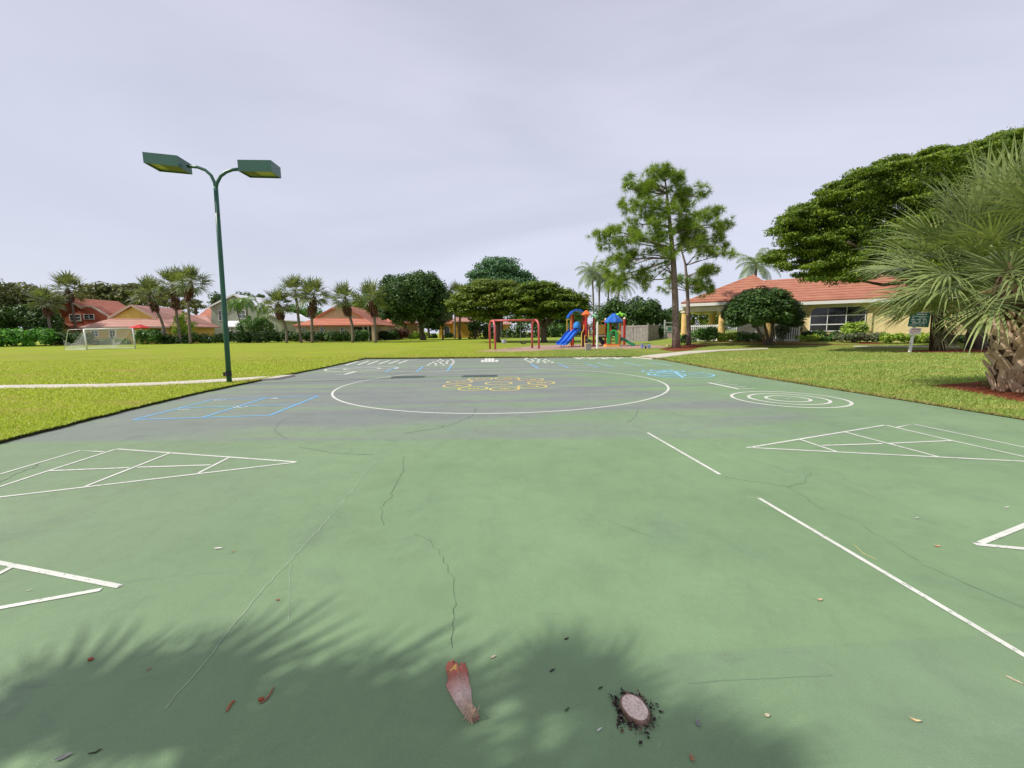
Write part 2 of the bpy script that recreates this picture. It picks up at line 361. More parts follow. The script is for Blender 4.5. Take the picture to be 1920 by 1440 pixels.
def bed(name, pxs, mat, h=.03):
    P = [L(*p) for p in pxs]; P = dense(P, .4, .06); n = len(P); c = sum(P, Vector())/n
    b = MB(); b.add([p+Vector((0,0,.004)) for p in P]+[c.lerp(p, .93)+Vector((0,0,h)) for p in P]+[c.lerp(p,.4)+Vector((0,0,h*1.4)) for p in P]+[c+Vector((0,0,h*1.4))],
        [(i,(i+1)%n,n+(i+1)%n,n+i) for i in range(n)]+[(n+i,n+(i+1)%n,2*n+(i+1)%n,2*n+i) for i in range(n)]+[(2*n+i,2*n+(i+1)%n,3*n) for i in range(n)])
    return struct(b.build(name, mat))
bed('playground_surface', [(888,658.3),(920,655.5),(960,652.5),(1010,648),(1060,646),(1130,645.2),(1180,646),(1240,648.2),(1255,651),(1210,653.2),(1150,654.4),(1090,655.3),(1040,656),(1000,658.8),(950,660.6),(910,660)], pink_chips, .02)
bed('mulch_bed', [(1235,655),(1262,650.5),(1300,646),(1335,647.5),(1312,650.5),(1290,657),(1262,659)], red_mulch)
bed('mulch_bed', [(1290,644.5),(1340,641.5),(1420,640.5),(1520,641),(1640,642.5),(1660,645.5),(1560,646.5),(1440,646),(1340,646)], red_mulch)
bed('mulch_bed', [(1660,660.4),(1720,656.8),(1790,654.6),(1900,655.4),(2010,657),(1980,662.5),(1880,661.6),(1760,661.2)], red_mulch)
bed('mulch_bed', [(1745,724),(1790,720.5),(1870,712),(1990,708),(2080,735),(2060,775),(1990,772),(1900,752),(1830,737)], red_mulch, .035)
# ------------------------------------------------------------------ grass blades near the court
def blades():
    out = []
    cands = []
    for lo, hi, n, tail in ((-34, -6.4, 150000, -1), (5.5, 32, 150000, 1), (-9, 9, 60000, 0)):
        if tail == 0:
            x = RNG.uniform(lo, hi, n); y = 24.5+RNG.uniform(0, 1, n)**1.6*10
        else:
            y = 3.0+RNG.uniform(0, 1, n)**1.9*25
            lim = np.minimum(1.28*y+1, 34); e0 = 5.5
            x = tail*(e0+RNG.uniform(0, 1, n)**1.2*np.maximum(lim-e0, .1))
        cands.append(np.stack([x, y], 1))
    P = np.vstack(cands)
    big = np.array(court_poly)[:, :2]
    ok = ~inside(P, [tuple(q) for q in big])
    ok &= np.abs(P[:,0]) < 1.33*P[:,1]+1.5
    for pg in ([(q.x, q.y) for q in left_path], [(q.x,q.y) for q in [L(*p) for p in pr_top]+[L(*p) for p in pr_bot[::-1]]],
               [(q.x,q.y) for q in [L(*p) for p in [(1750,724),(1790,721.5),(1870,714),(1990,710),(2080,735),(2060,773),(1990,770),(1900,750),(1830,736)]]],
               [(q.x,q.y) for q in [L(*p) for p in [(1665,660.2),(1720,657.3),(1790,655),(1900,656),(2010,657),(1980,662),(1880,661.3),(1760,661)]]]):
        ok &= ~inside(P, pg)
    P = P[ok]
    ne = 26000; ie = RNG.integers(0, len(hp), ne); fe = RNG.uniform(0, 1, (ne, 1)); E = hp[ie]*(1-fe)+hp[(ie+1) % len(hp)]*fe
    E = E[(E[:,1] > 3)]; E = E+RNG.normal(0, .02, E.shape)+np.stack([np.where(np.abs(E[:,0]) > 4, np.sign(E[:,0])*.025, 0), np.where(E[:,1] > 24, .02, 0)], 1)
    nE = len(E); P = np.vstack([P, E]); n = len(P); d = np.hypot(P[:,0], P[:,1])
    zz = np.array([lawn_z(a, b) for a, b in P])-.005
    h = RNG.uniform(.018, .05, n)*np.clip(d/11, .8, 1.5); wd = .0045*np.clip(d/6, 1, 4.)*RNG.uniform(.7, 1.4, n)
    a = RNG.uniform(0, 2*pi, n); t = RNG.uniform(0, 2*pi, n); lean = RNG.uniform(.2, 1.2, n)*h; h[-nE:] *= 1.25; lean[-nE:] *= 1.5
    fringe = np.zeros(n, bool); fringe[-nE:] = (P[-nE:,0] > 2) | (P[-nE:,1] > 24)
    B = np.stack([P[:,0], P[:,1], zz], 1); s = np.stack([np.cos(a)*wd, np.sin(a)*wd, 0*a], 1)
    T = B+np.stack([np.cos(t)*lean, np.sin(t)*lean, h], 1)
    V = np.stack([B-s, B+s, T], 1)
    return V[~fringe].reshape(-1, 3), V[fringe].reshape(-1, 3)
k = N('grass_blades'); g = k.n('ShaderNodeNewGeometry'); r_ = g.outputs['Random Per Island']; x, y, z = k.sep()
leftness = k.sstep(x, -4., 5., 1., 0.)
ca = k.ramp(r_, [(0., (.26,.31,.02)), (.45, (.46,.58,.055)), (.85, (.58,.69,.09)), (1., (.8,.74,.28))])
cb = k.ramp(r_, [(0., (.16,.24,.03)), (.5, (.32,.45,.095)), (.85, (.44,.58,.15)), (1., (.6,.55,.27))])
col = k.mix(leftness, cb, ca)
dry = k.math('MULTIPLY', k.sstep(k.noise(.6, 7, k.mapped((.35,1.2,1)), .72), .47, .68), .65); col = k.mix(dry, col, (.62,.52,.18))
t = k.n('ShaderNodeBsdfTranslucent'); k.set(t.inputs[0], col); mx = k.n('ShaderNodeMixShader'); mx.inputs[0].default_value = .4
k.set(mx.inputs[1], k.bsdf(col, .6, .2)); k.set(mx.inputs[2], t.outputs[0])
blade_mat = k.done(mx.outputs[0])
V, VF = blades()
gr = fast('grass', V, 3, blade_mat); gr['kind'] = 'stuff'
fr = fast('dry_grass', VF, 3, leafmat('dry_grass_blades', [(.10,.08,.03), (.30,.24,.10), (.42,.36,.14), (.34,.40,.10)], .3)); fr['kind'] = 'stuff'
tag(fr, 'dry tan fringe of grass along the right and far edges of the court', 'grass')
tag(gr, 'short mown grass blades growing on the lawn on both sides of the court', 'grass')
# ------------------------------------------------------------------ painted markings and cracks (parts of the court)
def paint(name, c, c2, wear=.62):
    k = N(name); f = k.noise(26, 5, None, .7); col = k.mix(k.sstep(f, wear, wear+.1, 0., .75), k.ramp(k.noise(3, 3), [(.3, c2), (.7, c)]), (.19,.25,.18))
    return k.done(k.bsdf(col, .7, .3))
wp = paint('white_line_paint', (.66,.66,.6), (.54,.55,.49), .55); bp_ = paint('blue_line_paint', (.17,.42,.68), (.13,.33,.58)); yp = paint('yellow_line_paint', (.68,.55,.2), (.6,.46,.13))
lb = paint('light_blue_line_paint', (.26,.52,.66), (.2,.44,.6))
MZ = .004
def lines(name, segs, w_, mat, z=MZ, px=True):
    b = MB()
    for i, sgm in enumerate(segs):
        pts = [G(*p) if px else Vector((*p, 0)) for p in sgm]
        b.strip(pts, w_, z+i*.00012)
    return b.build(name, mat, court)
def ring(b, c, r, w_, z=MZ, n=72, sq=None):
    b.strip([Vector((c[0]+r*math.cos(2*pi*i/n), c[1]+r*math.sin(2*pi*i/n), 0)) for i in range(n)], w_, z, True)
ORG[court.name] = Vector((0,0,0))
# big centre circle: least squares over measured rim points with a slight ovalness
rim = [(617,739),(975,692.5),(931,776),(1250.8,728.3),(1150,760.6),(1179,702.3),(662.5,719.4),(780,701),(834,696),(887.5,693.5),(744,770),(657,756)]
R3 = np.array([G(*p)[:2] for p in rim]); c0 = np.array((-.31, 12.335)); th = np.arctan2(R3[:,1]-c0[1], R3[:,0]-c0[0]); rr = np.hypot(*(R3-c0).T)
A_ = np.stack([np.ones_like(th), np.cos(2*th), np.sin(2*th), np.cos(th), np.sin(th)], 1); cf = np.linalg.lstsq(A_, rr, rcond=None)[0]
b = MB(); TT = np.linspace(0, 2*pi, 140, endpoint=False)
b.strip([Vector((c0[0]+(q:=cf@np.array([1, np.cos(2*t), np.sin(2*t), np.cos(t), np.sin(t)]))*math.cos(t), c0[1]+q*math.sin(t), 0)) for t in TT], .058, MZ, True)
b.build('centre_circle_line', wp, court)
# concentric target
tc_ = G(1475, 749); b = MB()
tg = np.array([G(*p)[:2] for p in ((1367.5,742.5),(1597,755.8),(1425,733.8),(1525,765))]); tc_ = (6.0, 8.80)
for r0 in (1.08, .74, .41): ring(b, tc_, r0, .062)
b.strip([Vector((tc_[0]-.03, tc_[1], 0)), Vector((tc_[0]+.03, tc_[1], 0))], .05, MZ)
b.build('target_rings', wp, court)
# comb-like scale mark
lines('scale_mark', [((1328,717.5),(1386,729.8))], .11, wp)
lines('scale_mark', [((1342,717.2),(1354,716.2)),((1352,719.4),(1366,718.8)),((1364,722.3),(1382,721.8)),((1376,725.6),(1398,725.3)),((1386,729.6),(1415,729))], .045, wp, MZ+.0006)
# shuffleboard frames
def shuffle(apex, far, near, corner, l1, l2, mid, w_=.05):
    return [(apex, far), (apex, near), (far, near), (far, corner), l1, l2, mid]
lines('shuffleboard_frame', [((1399,839.4),(1410,839.0)),((1410,838.6),(1658,797.6)),((1412,840),(1920,865.4),(2100,874)),((1662,797.8),(1785,826.5),(1920,856.5),(2080,892)),
      ((1682,801.8),(1711.8,795.3),(1920,838.8),(2150,887)),((1500,824.3),(1569.5,847.6)),((1584,810.4),(1759,856.8)),((1541,835.7),(1655,832.2)),((1668,831.8),(1784,826.6))], .036, wp)
lines('shuffleboard_frame', [((556,866.6),(219,842.2)),((553,867.4),(0,932.5),(-180,953)),((217,842.6),(91,883),(0,913),(-200,980)),((195,847.5),(150,845.3),(0,889.5),(-200,950)),
      ((429,858.6),(372,887.5)),((319.5,849.6),(160,912.6)),((395,872.3),(258,876.7)),((243,877.4),(93,883.2))], .036, wp)
lines('shuffleboard_frame', [((225,1100.5),(0,1056),(-180,1020)),((190,1106),(0,1140.5),(-150,1168)),((24,1062.5),(-60,1107))], .038, wp)
lines('shuffleboard_frame', [((1838,1019),(1920,986),(2100,914)),((1827,1020.8),(1920,1029.5),(2100,1046))], .04, wp)
# long straight line in two dashes
lines('dash_line', [((1214,811.5),(1350,890))], .036, wp)
lines('dash_line', [((1423,934.5),(1920,1229.5),(2100,1336))], .034, wp)
# four-square games
def foursq(a, b_, c_, d, mat, w_=.055, lat=None):
    A, B, Cc, D = [G(*p) for p in (a, b_, c_, d)]
    mid = lambda p, q: (p+q)/2
    s1 = MB(); 
    for i, (p, q) in enumerate(((A,B),(B,Cc),(Cc,D),(D,A),(mid(A,B),mid(D,Cc)),(mid(A,D),mid(B,Cc)))): s1.strip([p, q], w_, MZ+i*.00012)
    return s1.build('four_square_grid', mat, court), (A, B, Cc, D)
_, Q = foursq((250,787.2),(505.6,779),(597,742.3),(400,749.2), bp_, .06)
def digit(txt, c, size, rot, mat, name='painted_number'):
    cu = bpy.data.curves.new('digit', 'FONT'); cu.body = txt; cu.size = size; cu.align_x = 'CENTER'; cu.align_y = 'CENTER'; cu.offset = size*.012
    o = bpy.data.objects.new('digit', cu); C.objects.link(o); dg = bpy.context.evaluated_depsgraph_get()
    me = bpy.data.meshes.new_from_object(o.evaluated_get(dg)); bpy.data.objects.remove(o)
    me.transform(Matrix.Translation((c[0], c[1], MZ+.0012)) @ Matrix.Rotation(rot, 4, 'Z'))
    if mat: me.materials.clear()
    return finish(me, name, mat, court, None, False)
for t, p in zip('1234', ((343,768),(450,763.6),(410,750.3),(514,747.2))): digit(t, G(*p), .36, -pi/2, wp)
# far blue grids
for nm, Lr, Rr, cols_ in (('far_grid', [(722,698),(745,688)], [(843,696),(847,686)], 2),):
    lines('four_square_grid', [((722,698),(745,688.4)),((781,697),(793.5,687.2)),((838.5,695.3),(846.5,685.6))], .075, bp_)
    lines('four_square_grid', [((745,688.2),(793,687.2),(846,685.4)),((735,692.6),(786,691.6),(842,690.2)),((724,697.8),(782,696.8),(838,695.4))], .05, wp, MZ+.0008)
lines('four_square_grid', [((996,683),(1009.5,691)),((1046.5,682),(1066,690)),((1096.5,681.3),(1121.5,688.5))], .075, bp_)
lines('four_square_grid', [((996,683),(1046,682.2),(1097,681.4)),((1003,687),(1056,686),(1108,685)),((1010,690.8),(1066,689.8),(1120,688.7))], .05, wp, MZ+.0008)
lines('four_square_grid', [((1118.5,680.6),(1150,687.8)),((1168.5,679.6),(1203,686.6)),((1217,678.6),(1259,686))], .075, lb)
lines('four_square_grid', [((1119,680.4),(1168,679.6),(1217,678.6)),((1133,684),(1186,683.2),(1236,682.2)),((1149,687.8),(1203,686.8),(1258,686))], .05, wp, MZ+.0008)
# far left slanted strokes, small oval with spiral, blocks
lines('slanted_strokes', [((648,685),(672,677.2)),((671,684.2),(692,676.8)),((689.5,683.6),(710,676.3)),((710,682.8),(730,676)),((729,682),(748,675.8)),((747,681.6),(764,675.6)),((764,675.6),(782,675.2))], .12, wp)
oc = G(679,691.6); b = MB()
for ro in (1.25, .62): 
    b.strip([oc+Vector((ro*math.cos(t)*1.25, ro*math.sin(t), 0)) for t in np.linspace(0, 2*pi, 60, endpoint=False)], .09, MZ, True)
b.strip([oc+Vector((-1.4,.1,0)), oc+Vector((-.2,.5,0))], .08, MZ+.0004); b.strip([oc+Vector((.4,-.5,0)), oc+Vector((1.5,.2,0))], .08, MZ+.0006)
b.build('number_oval', wp, court)
lines('scale_mark', [((646,702.3),(669,696.3))], .16, wp); lines('scale_mark', [((629,703),(648,702))], .06, wp, MZ+.0005)
def blocks(name, quads, mat):
    b = MB()
    for i, qd in enumerate(quads): b.poly([Vector((*G(*p)[:2], MZ)) for p in qd][::-1])
    return b.build(name, mat, court)
dots = []
for r_i, (yy, xl, xr) in enumerate(((684.3,802,846),(681.6,806,848),(679.2,812,850),(676.8,820,849),(674.3,825,846))):
    nn = (4,5,4,4,2)[r_i]
    for c_i in range(nn):
        cx = xl+(xr-xl)*c_i/(nn-1); dots.append(((cx-2.4,yy+.8),(cx+2.2,yy+.8),(cx+3.4,yy-.7),(cx-1.2,yy-.7)))
blocks('hopscotch_blocks', dots, wp)
dots = []
for r_i, (yy, xl, xr) in enumerate(((672,987,1004),(674.5,985,1023),(677,990,1029),(679.3,995,1036))):
    nn = (2,4,5,4)[r_i]
    for c_i in range(nn):
        cx = xl+(xr-xl)*c_i/(nn-1); dots.append(((cx-1.6,yy+.9),(cx+3.2,yy+.9),(cx+1.4,yy-.8),(cx-3.4,yy-.8)))
blocks('hopscotch_blocks', dots, wp)
lines('hopscotch_ladder', [((904,678.6),(934,678.4)),((904,676),(934,675.8)),((909.5,673.6),(928,673.4)),((904.5,679),(905,675)),((911,679),(911.5,672)),((917.5,678.8),(918,672)),((924,678.8),(924,672)),((931,678.6),(932,675))], .16, wp)
quads = []
for rr_ in range(3):
    for cc in range(8):
        if (rr_+cc) % 2 == 0 or rr_ == 1:
            y0 = 668.6+rr_*1.6; x0 = 1072+rr_*5+cc*12
            quads.append(((x0,y0+1.5),(x0+9.5,y0+1.4),(x0+7,y0+.1),(x0-2.5,y0+.2)))
blocks('checkered_hopscotch', quads, wp)
lines('checkered_hopscotch', [((1046,669.4),(1070,669)),((1070,668),(1186,671.8))], .12, wp, MZ+.0004)
# ring of ten numbered yellow circles
ycs = {'1':(935,718.6),'2':(900.5,710.8),'3':(862,716),'4':(857,723.3),'5':(887,728.8),'6':(946,729.4),'7':(998,724.9),'8':(1014.5,718),'9':(995,711.9),'10':(951,709.6)}
for i, (t, p) in enumerate(ycs.items()):
    b = MB(); c = G(*p); ring(b, c, .395, .055, MZ+.0002*i, 40); b.build('number_circle', yp, court); digit(t, c, .42, -pi/2, yp)
b = MB()
ellc = [G(1226,696.2), G(1240,694.8), G(1252,698), G(1263,696.5), G(1275,702.3), G(1256,703)]
for i, (c, ro) in enumerate(zip(ellc, (.42,.4,.36,.36,1.05,.5))): ring(b, c, ro, .075, MZ+.0003*i, 36)
e = ellc[4]
for i, (p, q) in enumerate((((-.3,-1.0),(.2,.98)),((-1.0,.1),(1.0,.3)),((.2,-.2),(.9,-.4)),((-.9,-.4),(-.2,-.3)))): b.strip([e+Vector((*p,0)), e+Vector((*q,0))], .09, MZ+.002+i*.0002)
b.build('curling_hopscotch', lb, court)
# cracks, scrapes
def wig(pts, step=.05, amp=.012):
    P = [G(*p) for p in pts]; out = []
    for a, b_ in zip(P, P[1:]):
        n = max(1, int((b_-a).length/step))
        for i in range(n): out.append(a.lerp(b_, i/n)+Vector((random.gauss(0, amp), random.gauss(0, amp), 0)))
    return out+[P[-1]]
k = N('crack_dark'); crackm = k.done(k.bsdf(k.ramp(k.noise(7, 5, None, .75), [(.38, (.05,.065,.05)), (.58, (.17,.24,.15))]), .95, .1))
def crack(pts, w_, mat=crackm, z=.0022, name='surface_crack', amp=.012):
    P = wig(pts, .05, amp); b = MB(); b.strip(P, w_, z); 
    return b.build(name, mat, court)
crack([(758,855),(752,890),(738,915),(728,935),(712,960),(720,985)], .0042)
crack([(775,1000),(800,1010),(830,1045),(850,1080),(852,1130),(846,1170),(848,1215)], .0026)
crack([(893,765),(885,780),(850,795),(820,803),(760,812)], .012)
crack([(1356,894),(1420,904),(1478,913),(1520,940),(1545,957)], .0042)
crack([(1478,913),(1505,907),(1516,898),(1519,886)], .0042)
crack([(1568,960),(1600,975),(1650,1005),(1700,1040),(1780,1080),(1850,1110),(1930,1144)], .003)
crack([(0,905),(30,888),(62,878),(82,866)], .009)
skid = M('tyre_mark', (.12,.14,.13), (.19,.24,.18), 8, .9)
crack([(1197,764),(1194,775),(1187,786),(1175,793)], .02, skid, .0024, 'tyre_mark', .002)
crack([(531,787),(520,797),(515,806),(524,815),(538,823)], .02, skid, .0024, 'tyre_mark', .004)
crack([(560,838),(620,849),(700,853)], .012, skid, .0024, 'tyre_mark', .002)
crack([(1140,975),(1180,992),(1225,1008)], .004, skid, .0024, 'tyre_mark', .002)
scr = M('pale_scrape', (.31,.385,.265), (.21,.285,.18), 9, .9)
crack([(725,842),(690,880),(640,945),(560,1035),(480,1120),(420,1195),(350,1280),(310,1330)], .0085, scr, .0020, 'pale_scrape', .006)
crack([(545,1060),(542,1110),(541,1165)], .004, scr, .0020, 'pale_scrape', .003)
crack([(1290,1282),(1430,1272),(1500,1270),(1560,1267)], .0012, skid, .0021, 'seam_and_pole_shadow', .002)  # faint seam in the court coating
crack([(430,722),(700,715.5),(850,713)], .02, M('pole_shadow_grey', (.17,.185,.19)), .0020, 'seam_and_pole_shadow', .003)  # grey strip painted as the lamp pole's cast shadow
# ================================================================== VEGETATION
def unit(n):
    v = RNG.normal(size=(n, 3)); return v/np.linalg.norm(v, axis=1, keepdims=True)
def leafquads(P, D, U, ln, wd):
    """diamond leaves at P along D with side U"""
    a = P-D*(ln*.5)[:,None]; b = P+D*(ln*.5)[:,None]; s = U*(wd*.5)[:,None]
    return np.stack([a, P-s, b, P+s], 1).reshape(-1, 3)
def cloud(clumps, per, size, flat=0., droop=0., shell=.55):
    """clumps: list of (centre, (rx,ry,rz)); leaves cluster towards the shells of the clumps"""
    out = []
    for c, r in clumps:
        n = max(4, int(per*random.uniform(.75, 1.25))); d = unit(n)
        rad = shell+(1-shell)*RNG.uniform(0, 1, n)**.6; rad *= RNG.uniform(.85, 1.18, n)
        P = np.array(c)+d*rad[:,None]*np.array(r)
        nrm = d+unit(n)*.9+np.array((0, 0, .5+flat)); nrm /= np.linalg.norm(nrm, axis=1, keepdims=True)
        t = np.cross(nrm, unit(n)); t[:,2] -= droop; t /= np.linalg.norm(t, axis=1, keepdims=True)
        u = np.cross(nrm, t); u /= np.maximum(np.linalg.norm(u, axis=1, keepdims=True), 1e-6)
        ln = size*RNG.uniform(.65, 1.35, n); out.append(leafquads(P, t, u, ln, ln*RNG.uniform(.4, .6, n)))
    return np.vstack(out)
def fill(c, R, k, r, zmin=-1., flat=1., inner=.3):
    """k clumps scattered over an ellipsoid"""
    out = []; c = Vector(c)
    i = 0
    while len(out) < k and i < k*20:
        i += 1; d = Vector((random.gauss(0,1), random.gauss(0,1), random.gauss(0,1))).normalized()
        if d.z < zmin: continue
        q = random.uniform(inner, 1)**.45*random.uniform(.86, 1.06)
        s = r*random.uniform(.6, 1.35)
        out.append((c+Vector((d.x*R[0]*q, d.y*R[1]*q, d.z*R[2]*q)), (s, s, s*flat)))
    return out
def limb(b, p0, p1, r0, r1, bend=.12, n=5, seg=7):
    p0, p1 = Vector(p0), Vector(p1); ln = (p1-p0).length
    off = Vector((random.uniform(-1,1), random.uniform(-1,1), random.uniform(-.3,.8)))*ln*bend
    pts = []
    for i in range(n+1):
        t = i/n; pts.append(p0.lerp(p1, t)+off*math.sin(pi*t)+Vector((random.gauss(0,1), random.gauss(0,1), random.gauss(0,1)))*ln*.012)
    b.tube(pts, [r0+(r1-r0)*(i/n) for i in range(n+1)], seg); return pts
def tree(name, label, base, clumps, leaf, lsize, per, trunk_r, fork, limbs, barkm=None, group=None, cat='tree', trunks=None, **kw):
    t = thing(name, label, cat, base, group)
    b = MB(); base = Vector(base)
    for tb, tf in (trunks or [(base, fork)]):
        tb, tf = Vector(tb), Vector(tf)
        n = 6; pts = [tb.lerp(tf, i/n)+Vector((random.gauss(0,.5), random.gauss(0,.5), 0))*trunk_r*.35 for i in range(n+1)]; pts[0] = tb-Vector((0,0,.1))
        b.tube(pts, [trunk_r*(1.35 if i == 0 else 1-.35*i/n) for i in range(n+1)], 9)
        cs = [c for c, r in clumps]; random.shuffle(cs)
        for c in cs[:limbs]: limb(b, tf, Vector(tf).lerp(Vector(c), .92), trunk_r*.5, trunk_r*.12)
    b.build('trunk', barkm or bark, t, smooth=True)
    fast('crown', cloud(clumps, per, lsize, **kw), 4, LF[leaf], t)
    return t
def pxc(px, py, Y, rx, ry, ryy=None):           # crown centre and radii from pixel sizes at depth Y
    s = Y/F; return W(px, py, Y), (rx*s, (ryy or rx)*s, ry*s)
# ---- broad round dark tree on the lawn
b0 = L(793.5, 637.5); Y = b0.y
c, R = pxc(777, 553, Y, 62, 45); cl = fill(c, R, 150, 1.15, -.75, .85)+fill(W(745, 585, Y), (2.4,3,1.8), 22, .9)+fill(W(808,590,Y),(2.6,3,1.6), 22, .9)
tree('round_tree', 'dense dark green round-headed tree standing alone on the lawn beside the salmon house', b0, cl, 'dark', .38, 230, .42, W(789, 608, Y), 10, flat=.2)
b1 = L(806, 634.2); cl = fill(W(815, 588, b1.y), (3.2,3,3), 40, 1.1, -.6, .85)
tree('small_tree', 'smaller dark tree with a slanting trunk just behind the round-headed tree', b1, cl, 'dark', .38, 150, .3, W(801, 612, b1.y), 5)
# ---- big bluish tree behind
Y = 82; g0 = Vector((W(938, 600, Y).x, Y, .5)); cl = []
for i, (py, rx, n) in enumerate(((492,20,12),(502,36,20),(514,50,28),(526,62,34),(538,68,34))):
    for k_ in range(n):
        a = random.uniform(0, 2*pi); q = random.uniform(.35, 1)
        cl.append((W(936+7*i*(1 if i > 1 else .3)*.4+rx*q*math.cos(a), py+random.uniform(-4,5), Y+rx*q*math.sin(a)*.1), (2.1,2.1,.75)))
tree('tall_tree', 'tall blue-green tree with drooping layered crown rising behind the wide umbrella trees', g0, cl, 'bluish', .5, 180, .6, W(938, 560, Y), 8, flat=.5, droop=.3)
# ---- umbrella trees by the swings
def umbrella(name, label, base, pads, leaf, Y, per, trunk_r, fork, lim, size=.32, th=.36, **kw):
    cl = []
    for px, py, rx, n in pads:
        for _ in range(n):
            a = random.uniform(0, 2*pi); q = math.sqrt(random.random()); s = random.uniform(.7, 1.35)
            cl.append((W(px+rx*q*math.cos(a), py+random.uniform(-2.2,2.2)+abs(q)*2.5, Y+rx*Y/F*q*math.sin(a)), (1.15*s, 1.15*s, th*s)))
    return tree(name, label, base, cl, leaf, size, per, trunk_r, fork, lim, flat=.9, **kw)
b2 = L(934, 641.5); Y2 = b2.y
umbrella('umbrella_tree', 'yellow-green umbrella tree with a wide flat crown left of the playground, behind the swing frame', b2,
   [(930,529,30,16),(905,540,34,16),(955,541,34,16),(880,553,26,14),(925,553,44,20),(970,556,34,14),(868,566,18,9),(900,567,40,20),(950,570,42,18),(860,580,12,5),(884,582,22,10),(930,584,36,12),(912,596,20,5)], 'olive', Y2, 230, .34, W(934, 606, Y2), 12)
b3 = L(1020, 642); Y3 = b3.y
umbrella('umbrella_tree', 'darker umbrella tree with long arching limbs just behind the blue slide tower', b3,
   [(1005,534,26,12),(985,545,34,14),(1030,545,32,14),(1060,555,26,12),(1010,556,44,18),(975,568,30,12),(1040,568,42,16),(1080,565,16,8),(1000,581,40,14),(1065,578,26,10),(1035,590,30,9),(1088,575,8,3),(985,596,22,6)], 'poinciana', Y3, 230, .36, W(1020, 612, Y3), 12)
# thin trunks and companions left of them
b4 = L(862, 637); umbrella('thin_tree', 'slim yellow-green tree in front of the yellow house wall, left of the umbrella tree', b4, [(862,562,12,8),(858,575,11,9),(866,588,9,5)], 'olive', b4.y, 110, .2, W(862,585,b4.y), 4)
b5 = L(830, 637); cl = fill(W(832, 598, b5.y), (1.6,1.5,1.3), 7, .5)
tree('bare_tree', 'thin nearly bare tree in front of the yellow house window', b5, cl, 'faded', .3, 26, .13, W(830,608,b5.y), 7)
b6 = L(891, 635.5); cl = fill(W(905, 612, b6.y+1), (2.6,2,2.6), 36, .8, -1)
tree('dark_leaved_tree', 'dark glossy tree with low foliage beside the yellow wall behind the swings', b6, cl, 'dark', .4, 90, .22, W(893,610,b6.y), 5)
# ---- trees at the back right of the playground
Y = 60; cl = fill(W(1182, 592, Y), (5.0,3.5,2.6), 95, .95, -.7, .8)+fill(W(1160, 605, Y), (3.2,3,1.6), 30, .9)+fill(W(1215, 603, Y), (2.8,3,1.8), 30, .9)+fill(W(1135,608,Y), (2,2,1.5), 20, .8)
tree('spreading_tree', 'broad dark bushy tree behind the grey fence panels right of the playground', (W(1182,640,Y).x, Y, .5), cl, 'dark', .36, 190, .3, W(1182, 612, Y), 6, flat=.4)
Y = 72; cl = fill(W(1255, 606, Y), (2.8,2.5,3.0), 45, .9, -1)
tree('background_tree', 'dark green tree filling the gap between the grey gate and the first pine trunk', (W(1253,640,Y).x, Y, .5), cl, 'dark', .45, 90, .25, W(1253, 615, Y), 4)
Y = 78; cl = fill(W(1058, 606, Y), (4.2,3,3.0), 60, 1., -1)
tree('background_tree', 'mid-green bushy tree seen under the limbs of the darker umbrella tree', (W(1058,640,Y).x, Y, .5), cl, 'mid', .5, 90, .3, W(1058, 615, Y), 4)
Y = 74; cl = fill(W(993, 622, Y), (5.5,2,1.5), 50, .8, -1)
tree('background_shrub', 'dark shrubbery seen through the swing frame at the far edge of the lawn', (W(993,634,Y).x, Y, .5), cl, 'dark', .45, 80, .12, W(993, 630, Y), 4, cat='shrub')
Y = 62; cl = fill(W(1312, 596, Y), (4.4,2,1.9), 40, .8, -1)+fill(W(1325, 606, Y), (4.0,2,1.5), 30, .8, -1)
tree('courtyard_shrub', 'yellow-green shrubbery seen between the pavilion columns above the white fence', (W(1312,640,Y).x, Y, .5), cl, 'olive', .4, 80, .12, W(1312, 625, Y), 4, cat='shrub')
# ---- small dark tree in front of the clubhouse
Y = 31.5; b7 = Vector((W(1441,643,Y).x, Y, lawn_z(W(1441,643,Y).x, Y))); s = Y/F; cl = []
for _ in range(190):
    a = random.uniform(0, 2*pi); q = math.sqrt(random.random()); top = random.random()**.55
    zt = 608-(608-538)*math.sqrt(max(0, 1-q*q*.93))*top
    cl.append((W(1431+72*q*math.cos(a), zt, Y+72*s*.8*q*math.sin(a)), (.5,.5,.34)))
tree('lens_shaped_tree', 'small dark multi-stemmed tree with a clipped dome crown in front of the clubhouse pavilion', b7, cl, 'dark', .2, 190, .13, W(1436, 606, Y), 7,
     trunks=[(b7, W(1434, 604, Y)), (b7+Vector((.15,0,0)), W(1450, 605, Y)), (b7+Vector((-.1,.1,0)), W(1418, 612, Y))], flat=.5)
# ---- great spreading tree on the right
Y = 26; g0 = L(1835, 655); g0 = Vector((W(1835,655,Y).x, Y, lawn_z(20,Y))); cl = []
